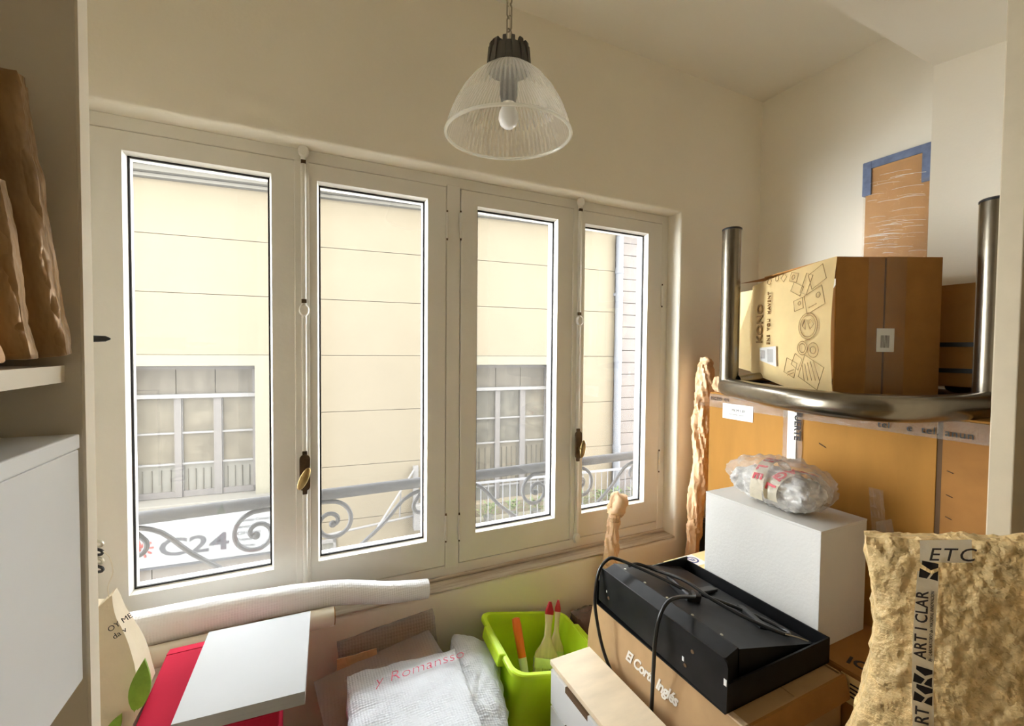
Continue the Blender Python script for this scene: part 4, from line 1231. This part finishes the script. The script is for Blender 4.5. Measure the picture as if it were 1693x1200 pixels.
# ------------------------------------------------ paper-wrapped poles
def pole(label, pts, rad, seed, flare):
    t = thing('paper_wrapped_pole', label, 'pole', (pts[0][0], pts[0][1], F))
    P = spline(pts, 24)
    n = len(P)
    rr = []
    for i in range(n):
        x = i / (n - 1) * (len(rad) - 1)
        k = min(int(x), len(rad) - 2)
        rr.append(rad[k] + (rad[k + 1] - rad[k]) * (x - k))
    wobf = lambda tt, a: 1 + 0.34 * (abs(noise.noise(V((tt * 8 + seed, math.cos(a + tt * 5) * 1.6, math.sin(a + tt * 5) * 1.6)))) * 2 - 0.5) + 0.11 * (abs(noise.noise(V((tt * 44 + seed, math.cos(a - tt * 9) * 3.2, math.sin(a - tt * 9) * 3.2)))) * 2 - 0.5)
    obj('paper', tube(P, rr, 36, wob=wobf), KRAFT, t, True, angle=28)
    e = V(P[-1])
    hb = crinkle(flare, 10, 0.012, 40, seed, 0.3, Matrix.Translation(e + V((0.004, 0, 0.0))) @ Matrix.Rotation(R(20), 4, 'Y'))
    obj('twisted_end', hb, KRAFT, t, True, angle=50)
    obj('tape_ring', tube([V(P[int(n * .8)]) - V((0, 0, .008)), V(P[int(n * .8)]) + V((0, 0, .008))], rr[int(n * .8)] * 1.05, 18), TAPECLR, t, True)
    return t
pole('short brown paper-wrapped pole leaning under the window behind the hood', [(1.118, 1.385, F), (1.116, 1.385, 0.45), (1.110, 1.388, 0.62), (1.122, 1.39, 0.76), (1.140, 1.392, 0.835)], [0.030, 0.031, 0.029, 0.022, 0.026], 2, (0.060, 0.055, 0.085))
pole('tall twisted brown paper-wrapped pole between window and big carton', [(1.520, 1.352, F), (1.522, 1.352, 0.60), (1.536, 1.354, 0.74), (1.562, 1.356, 0.95), (1.568, 1.36, 1.12), (1.580, 1.36, 1.25), (1.582, 1.36, 1.395)], [0.024, 0.025, 0.033, 0.030, 0.036, 0.040, 0.030], 6, (0.045, 0.040, 0.05))
pj = thing('crumpled_paper', 'crumpled end of brown paper on the corner of the big carton', 'paper', (1.51, 1.20, 1.2925))
obj('paper', crinkle((0.075, 0.060, 0.062), 12, 0.014, 30, 14, 0.3, Matrix.Translation((1.500, 1.196, 1.324))), KRAFT, pj, True, angle=50)
bg_ = thing('black_bag', 'small black fabric bundle in the corner behind the white plinth', 'bag', (1.62, 1.34, F))
obj('bag', crinkle((0.12, 0.09, 0.48), 14, 0.02, 14, 17, 0.2, Matrix.Translation((1.635, 1.372, 0.465))), BLACKP, bg_, True)
for i in range(3):
    obj('drawcord', tube(spline([(1.585 + i * .008, 1.318, 0.60 + i * .02), (1.598 + i * .008, 1.312, 0.625 + i * .02), (1.612 + i * .008, 1.314, 0.635 + i * .02)], 4), 0.002, 5), FERRULE, bg_, True)

# ------------------------------------------------ big carton
bc = thing('cardboard_box', 'big kraft carton against the right wall under the upturned stool', 'box', (1.74, 0.8, F))
x0, x1, y0, y1, zt = 1.450, 1.892, 0.385, 1.219, 1.2915
obj('body', box((x0 + .001, y0, F), (x1, y1, zt - .005), 0.002), CARD, bc)
obj('left_panel', box((x0 - .003, 0.5335, F), (x0 + .0005, y1, zt - .006), 0.0008), CARD, bc)
obj('left_panel', box((x0 - .003, y0, F), (x0 + .0005, 0.5225, zt - .006), 0.0008), CARDD, bc)  # browner board stands in for the pier's shade on this panel
obj('seam', box((x0 - .001, 0.5225, F), (x0 + .0008, 0.5335, zt - .006)), SEAM, bc)
obj('top_flap', box((x0, y0, zt - .0048), (x1, (y0 + y1) / 2 - .002, zt)), CARD, bc)
obj('top_flap', box((x0, (y0 + y1) / 2 + .002, zt - .0048), (x1, y1, zt)), CARD, bc)
for z in (1.16, 1.10, 1.045, 0.985):
    obj('staple', tube([(x0 - .004, 0.512, z), (x0 - .0045, 0.500, z - .004)], 0.0012, 5), SEAM, bc)
tpb = obj('printed_tape', box((x0 - .0042, y0, 1.236), (x0 - .0031, y1, 1.2862)), TAPECLR, bc)
tm = lambda y, z: fr((x0 - .0068, y, z), (0, -1, 0), (0, 0, 1))
text('lettering', 'ticto es', 0.026, INK, tpb, tm(1.212, 1.2635), spacing=1.05)
text('lettering', 'tel    e  tel. anun', 0.026, mat('tape_print_grey', (0.045, 0.055, 0.05), 0.7), tpb, tm(0.66, 1.246), spacing=1.1)
lb = obj('shipping_label', box((x0 - .0052, 1.034, 1.200), (x0 - .0043, 1.158, 1.2565)), LABELM, bc)
text('lettering', 'TICM 5.07', 0.013, INK, lb, fr((x0 - .0056, 1.120, 1.230), (0, -1, 0), (0, 0, 1)))
text('lettering', 'Barcelona  norte', 0.009, GREYINK, lb, fr((x0 - .0056, 1.130, 1.216), (0, -1, 0), (0, 0, 1)))
vt = obj('vertical_tape', crinkle((0.003, 0.062, 0.20), 14, 0.004, 40, 41, 0.1, Matrix.Translation((x0 - .006, 0.893, 1.178))), TAPECLR, bc, True)
ft = obj('printed_strip', box((x0 - .0085, 0.880, 1.10), (x0 - .0078, 0.908, 1.262)), TAPEWHT, vt)
text('lettering', 'FUERTE', 0.028, INK, ft, fr((x0 - .0090, 0.885, 1.262), (0, 0, -1), (0, -1, 0)), bold=0.0008)
obj('scuff', tube([(x0 - .0036, 0.812, 1.170), (x0 - .0036, 0.792, 1.160)], 0.0016, 5), SEAM, bc)

# ------------------------------------------------ upturned stool
stl = thing('upturned_stool', 'upturned steel tube stool lying legs-up on the big carton', 'stool', (1.55, 0.85, 1.292))
ZRg = 1.322
ring = [(1.425, 1.125), (1.30, 0.93), (1.205, 0.735), (1.195, 0.60), (1.265, 0.520), (1.42, 0.490), (1.60, 0.490), (1.73, 0.56), (1.80, 0.72), (1.79, 0.90), (1.70, 1.05), (1.56, 1.15)]
obj('ring', tube([(x, y, ZRg) for x, y, z in spline([(a, b, 0) for a, b in ring], 8, True)], 0.0325, 20, True), CHROME, stl, True)
def leg(x, y, zt_):
    l = obj('leg', tube([(x, y, ZRg - 0.02), (x, y, zt_)], 0.0325, 28), CHROME, stl, True)
    obj('foot_cap', lathe(disc_caps([(0.0335, -0.004), (0.0335, 0.001), (0.030, 0.004)]), 28, Matrix.Translation((x, y, zt_))), BLACKP, l, True)
leg(1.425, 1.120, 1.896)
leg(1.612, 0.494, 1.845)
obj('cross_tube', tube([(1.44, 1.09, 1.345), (1.545, 1.035, 1.362)], 0.020, 16), CHROME, stl, True)
obj('foot_cap', tube([(1.545, 1.035, 1.362), (1.555, 1.030, 1.364)], 0.021, 16), BLACKP, stl, True)
sc_ = spline([(a, b, 0) for a, b in ring], 3, True)
cxx, cyy = 1.52, 0.82
obj('seat', prism([(cxx + (p.x - cxx) * 0.93, cyy + (p.y - cyy) * 0.93) for p in sc_], 1.2975, 1.306), BLACKP, stl)
for i in range(14):
    y = 0.54 + i * 0.042
    xs = [p.x for p in sc_ if abs(p.y - y) < 0.09]
    a, b = min(xs) + 0.05, max(xs) - 0.05
    obj('seat_slat', tube([(a, y, 1.309), (b, y, 1.309)], 0.0055, 6), BLACKM, stl, True)

# ------------------------------------------------ open carton lying in the stool
fwd = V((0.4331, 0.9014, 0)); rgt = V((0.9014, -0.4331, 0))
km = Matrix((rgt, fwd, V((0, 0, 1)))).transposed().to_4x4()
km.translation = V((1.372, 0.737, 1.3155))
kn = thing('cardboard_box', 'open printed carton lying on its side in the upturned stool', 'box', mtx=km)
ko = lambda name, bm, m, par=kn, **k: obj(name, bm, m, par, world=False, **k)
W_, D_, H_ = 0.300, 0.40, 0.408
# left face leans outwards a little, as the carton is squashed
def lx(y, z):
    return -0.012 * math.sin(math.pi * z / H_) * (1 - y / D_ * 0.3) - 0.020 * (y / D_)
def zz0(y): return 0.070 * max(0, (y - 0.05) / D_) ** 1.3
def zz1(y): return H_ - 0.028 * max(0, y / D_) ** 1.5
bm = bmesh.new()
NY, NZ = 14, 14
grid = [[bm.verts.new((lx(D_ * i / NY, H_ * j / NZ), D_ * i / NY, zz0(D_ * i / NY) + (zz1(D_ * i / NY) - zz0(D_ * i / NY)) * j / NZ)) for j in range(NZ + 1)] for i in range(NY + 1)]
for i in range(NY):
    for j in range(NZ):
        bm.faces.new((grid[i][j], grid[i][j + 1], grid[i + 1][j + 1], grid[i + 1][j]))
bmesh.ops.solidify(bm, geom=bm.faces[:], thickness=0.004)
lf_ = ko('printed_side', bm, CARDL, smooth=True)  # paler board: window light put into the colour of this face
ko('bottom_panel', box((0.001, 0.0, 0.002), (W_ * 0.455, 0.005, H_ - .002), 0.001), CARDD)  # browner board: shade put into the colour of the other faces
ko('bottom_panel', box((W_ * 0.475, 0.0, 0.002), (W_, 0.005, H_), 0.001), CARDD)
ko('seam', box((W_ * 0.45, 0.002, 0.002), (W_ * 0.48, 0.006, H_ - .004)), SEAM)
ko('top_panel', box((0.0, 0.005, H_ - .004), (W_, D_ * 0.9, H_)), CARDD)
ko('right_panel', box((W_ - .004, 0.005, 0.0), (W_, D_, H_)), CARDD)
ko('under_panel', box((0.02, 0.005, 0.0), (W_, D_ * .8, .004)), CARDD)
ko('tape', box((W_ * 0.30, -0.0008, 0.002), (W_ * 0.66, -0.0001, H_ - .001)), TAPETHIN)
# open flaps at the far end
def flap(name, pts, m):
    bm = bmesh.new()
    a = [bm.verts.new(p) for p in pts]
    bm.faces.new(a)
    bmesh.ops.solidify(bm, geom=bm.faces[:], thickness=0.004)
    return ko(name, bm, m)
flap('end_flap', [(-0.020, D_, H_ * .15), (-0.014, D_, H_ * .90), (-0.030, D_ + 0.10, H_ * .90), (-0.055, D_ + 0.14, H_ * .60), (-0.055, D_ + 0.10, H_ * .20)], CARDL)
flap('end_flap', [(0.00, D_ * .9, H_ - .004), (W_, D_ * .9, H_ - .004), (W_ - .03, D_ + .16, H_ + .035), (0.01, D_ + .16, H_ + .005)], CARDD)
flap('end_flap', [(-0.02, D_, 0.075), (W_ * .5, D_, 0.06), (W_ * .5, D_ + .08, 0.09), (-0.03, D_ + .09, 0.085)], CARDD)
flap('end_flap', [(W_, D_, .01), (W_, D_, H_), (W_ + .06, D_ + .12, H_ - .03), (W_ + .06, D_ + .12, .03)], CARDD)
bl2 = ko('barcode_label', box((0.118, -0.0018, 0.138), (0.168, -0.0009, 0.205)), LABELM)
for i in range(7):
    ko('barcode_bar', box((0.130 + i * .0036, -0.0024, 0.150), (0.1315 + i * .0036, -0.0017, 0.185)), INK, bl2)
# print on the left face: local y runs away from the camera, reading upwards
def onside(y, z):
    return V((lx(y, z) - 0.0052, y, z))
def tside(y, z):
    return PM[kn] @ fr(onside(y, z), (0, 0.0, 1), (0, 1, 0))
text('lettering', 'KONO', 0.046, BROWNINK, lf_, tside(0.315, 0.165) , bold=0.0006, width=1.0, ex=0.002)
text('lettering', 'ENS  YOU  HAVENT', 0.020, BROWNINK, lf_, tside(0.272, 0.160), width=0.92, spacing=1.15, ex=0.002)
def side_stroke(nm, lst):
    bm = bmesh.new()
    for pts, cl in lst:
        tube([onside(y, z) for y, z in pts], 0.0011, 4, cl, bm)
    ko(nm, bm, BROWNINK, lf_)
def rect(y, z, a, b, rot=0):
    c, s = math.cos(R(rot)), math.sin(R(rot))
    return [(y + u * c - v * s, z + u * s + v * c) for u, v in ((-a / 2, -b / 2), (a / 2, -b / 2), (a / 2, b / 2), (-a / 2, b / 2))]
side_stroke('globe_print', [(circ(0.085, 0.215, 0.040), True), (circ(0.085, 0.215, 0.033), True), ([(0.06, 0.22), (0.075, 0.235), (0.085, 0.225), (0.075, 0.205)], True), ([(0.095, 0.205), (0.108, 0.215), (0.1, 0.235)], True), ([(0.075, 0.175), (0.095, 0.172)], False)])
side_stroke('compass_print', [(circ(0.108, 0.148, 0.021), True), (circ(0.108, 0.148, 0.014), True), (circ(0.062, 0.142, 0.022), True), (circ(0.062, 0.142, 0.011), True)])
side_stroke('suitcase_print', [(rect(0.075, 0.075, 0.085, 0.075, 25), True)] + [([(0.040 + i * .016, 0.052 - i * .001), (0.062 + i * .012, 0.112 - i * .004)], False) for i in range(5)] + [(rect(0.135, 0.105, 0.035, 0.04, 30), True)])
side_stroke('ticket_print', [(rect(0.065, 0.292, 0.075, 0.060, -20), True), (circ(0.050, 0.305, 0.008, 10), True), ([(0.055, 0.28), (0.085, 0.27)], False), (rect(0.132, 0.285, 0.040, 0.034, -12), True), (circ(0.128, 0.288, 0.006, 10), True)])
side_stroke('card_print', [(rect(0.105, 0.345, 0.030, 0.060, 20), True), (rect(0.145, 0.335, 0.05, 0.03, 25), True), (rect(0.062, 0.36, 0.06, 0.05, -25), True)])
side_stroke('tag_print', [(rect(0.165, 0.375, 0.035, 0.028, 15), True), (circ(0.168, 0.376, 0.007, 10), True), (rect(0.215, 0.382, 0.02, 0.02, 40), True), (circ(0.25, 0.385, 0.009, 10), True), (circ(0.29, 0.380, 0.010, 10), True), (rect(0.165, 0.085, 0.05, 0.05, 20), True), ([(0.15, 0.07), (0.18, 0.06)], False), ([(0.15, 0.08), (0.18, 0.07)], False)])
bm = bmesh.new()
vv = [bm.verts.new(onside(y, z) - V((0.0006, 0, 0))) for y, z in ((0.325, 0.105), (0.235, 0.085), (0.235, 0.155), (0.325, 0.150))]
bm.faces.new(vv); bmesh.ops.solidify(bm, geom=bm.faces[:], thickness=0.0012)
sl2 = ko('shipping_label', bm, LABELM, lf_)
bm = bmesh.new()
for i in range(9):
    tube([onside(0.250 + i * .0035, 0.100) - V((.0022, 0, 0)), onside(0.250 + i * .0035, 0.145) - V((.0022, 0, 0))], 0.0007, 4, False, bm)
    if i < 5:
        tube([onside(0.296 + i * .005, 0.112) - V((.0022, 0, 0)), onside(0.296 + i * .005, 0.140) - V((.0022, 0, 0))], 0.0009, 4, False, bm)
ko('barcode', bm, GREYINK, sl2)

# ------------------------------------------------ strapped carton behind
sb = thing('cardboard_box', 'dark carton with black straps behind the printed carton', 'box', (1.80, 0.52, 1.292))
obj('body', box((1.700, 0.400, 1.3555), (1.885, 0.640, 1.650), 0.002), CARDD, sb)
obj('pallet_block', box((1.74, 0.40, 1.292), (1.88, 0.46, 1.355), 0.002), CARDD, sb)
for z in (1.395, 1.470):
    obj('strap', boxes([((1.698, 0.399, z), (1.6998, 0.641, z + .013)), ((1.698, 0.3985, z), (1.886, 0.3998, z + .013))]), BLACKP, sb)

# ------------------------------------------------ board with blue tape
def film_shell():
    bm = bmesh.new()
    n, k = 40, 14
    g = [[bm.verts.new((1.9855 - 0.0035 * abs(noise.noise(V((j * 0.35, i * 0.9, 4.2)))), 0.776 + 0.203 * j / k, 1.45 + 0.70 * i / n)) for j in range(k + 1)] for i in range(n + 1)]
    for i in range(n):
        for j in range(k):
            bm.faces.new((g[i][j], g[i][j + 1], g[i + 1][j + 1], g[i + 1][j]))
    return bm
bd = thing('wrapped_board', 'film-wrapped wooden board with blue tape standing against the right wall', 'board', (2.0, 0.86, F))
obj('board', box((1.990, 0.780, F), (2.022, 0.975, 2.178), 0.002), mat('orange_chipboard', (0.56, 0.31, 0.12), 0.7, var=0.08, vscale=14), bd)
bm = film_shell()
obj('stretch_film', bm, WRAPFILM, bd, True, angle=70)
bmc = bmesh.new()  # pale threads stand in for glints along the film creases
for q in range(70):
    zq_ = random.uniform(1.70, 2.14) if q % 3 else random.uniform(1.70, 1.95)
    yq_, ln = random.uniform(0.80, 0.95), random.uniform(0.015, 0.05)
    tube([(1.9808, max(0.778, min(0.978, yq_ + ln * (t - 0.5) * 2)), zq_ + ln * (0.25 * (t - 0.5) - 0.35 * (t - 0.5) ** 2)) for t in (0, 0.25, 0.5, 0.75, 1)], random.uniform(0.0003, 0.0008), 4, False, bmc)
cr = obj('film_crease_glints', bmc, mat('film_glint_paint', (0.9, 0.86, 0.78), 0.2), bd)
cr['kind'] = 'stuff'
obj('blue_tape', boxes([((1.9845, 0.774, 2.160), (2.026, 0.981, 2.188)), ((1.9835, 0.955, 2.060), (2.0265, 0.983, 2.1865)), ((1.9835, 0.772, 2.055), (2.0265, 0.800, 2.1865))]), BLUETAPE, bd, label='blue masking tape along the top edge')

# ------------------------------------------------ padded package at the right front
n3 = V((-0.75, -0.66, 0)).normalized()
u3 = V((0.66, -0.75, 0)).normalized() * -1
u3 = V((0.5, -0.866, 0)).normalized()
bgm = fr((0.855, 0.400, F + 0.002), u3, (0, 0, 1))
gb = thing('padded_package', 'tall gold-brown padded paper package with printed tape at the right front', 'package', mtx=bgm)
SZ = (0.46, 0.925, 0.07)
def gshape(p):
    # local x across, y up (0..), z towards the camera
    y = p.y + SZ[1] / 2
    x = p.x + SZ[0] / 2
    x0_ = 0.016 * math.sin((y - 0.55) * 9) if y > 0.55 else 0
    x0_ -= 0.10 * max(0, 0.80 - y)
    return (x0_ + x * (1 - x0_ / SZ[0]), y + 0.2 * x * y / SZ[1], p.z)
bm = crinkle(SZ, 90, 0.0075, 34, 61, 0.30, None, True, gshape)
bmesh.ops.subdivide_edges
obj('padding', bm, GOLDP, gb, True, world=False, angle=80)
zt3 = 0.052
def tapez(y): return 0.049
def band(name, pts_l, pts_r, m, par=None, dz=0.0):
    bm = bmesh.new()
    A = [bm.verts.new((x, y, z + dz)) for x, y, z in pts_l]
    B = [bm.verts.new((x, y, z + dz)) for x, y, z in pts_r]
    for i in range(len(A) - 1):
        bm.faces.new((A[i], A[i + 1], B[i + 1], B[i]))
    bmesh.ops.solidify(bm, geom=bm.faces[:], thickness=0.0008)
    return obj(name, bm, m, par or gb, True, world=False)
yy_ = [0.0 + 0.05 * i for i in range(19)]
tx = lambda y: 0.056 + 0.003 * math.sin(y * 14)
tpz = [(tx(y), y, 0.0535 if y < 0.86 else 0.050) for y in yy_]
tpr = [(tx(y) + 0.024, y, z) for (x, y, z) in tpz]
pt = band('printed_tape', tpz, tpr, TAPEWHT)
def on3(x, y, rot=90, z=0.0552):
    return PM[gb] @ Matrix.Translation((x, y, z)) @ Matrix.Rotation(R(rot), 4, 'Z')
text('lettering', 'ART I CLAR', 0.0195, INK, pt, on3(tx(0.8) + 0.0150, 0.771), bold=0.0002, width=0.98, spacing=1.05, shear=-0.15)
text('small_print', 'By - LABORATORIO de / MATERIAL INNOVACION', 0.0052, INK, pt, on3(tx(0.8) + 0.0215, 0.770), width=0.92)
text('lettering', 'MART', 0.022, INK, pt, on3(tx(0.66) + 0.017, 0.640), bold=0.0002, shear=-0.15)
def lattice(y0, nm):
    bm = bmesh.new()
    for q in (((0.001, 0), (0.010, 0.0), (0.014, 0.009), (0.002, 0.014)), ((0.013, 0.001), (0.022, 0.0), (0.022, 0.015), (0.017, 0.010)), ((0.004, 0.020), (0.014, 0.014), (0.022, 0.020), (0.022, 0.026), (0.004, 0.026))):
        bm.faces.new([bm.verts.new((tx(y0) + p[0], y0 + p[1], 0.0556)) for p in q])
    bmesh.ops.solidify(bm, geom=bm.faces[:], thickness=0.0006)
    obj(nm, bm, INK, pt, world=False)
lattice(0.704, 'lattice_print'); lattice(0.732, 'lattice_print'); lattice(0.893, 'lattice_print')
tb2 = band('printed_tape', [(0.058 + i * .011, 0.946 + 0.003 * i, 0.047) for i in range(6)], [(0.058 + i * .011, 0.915 + 0.003 * i, 0.0545) for i in range(6)], TAPEWHT)
text('lettering', 'ETC', 0.026, INK, tb2, on3(0.066, 0.921, 14, 0.0562), shear=0.4, spacing=1.15)
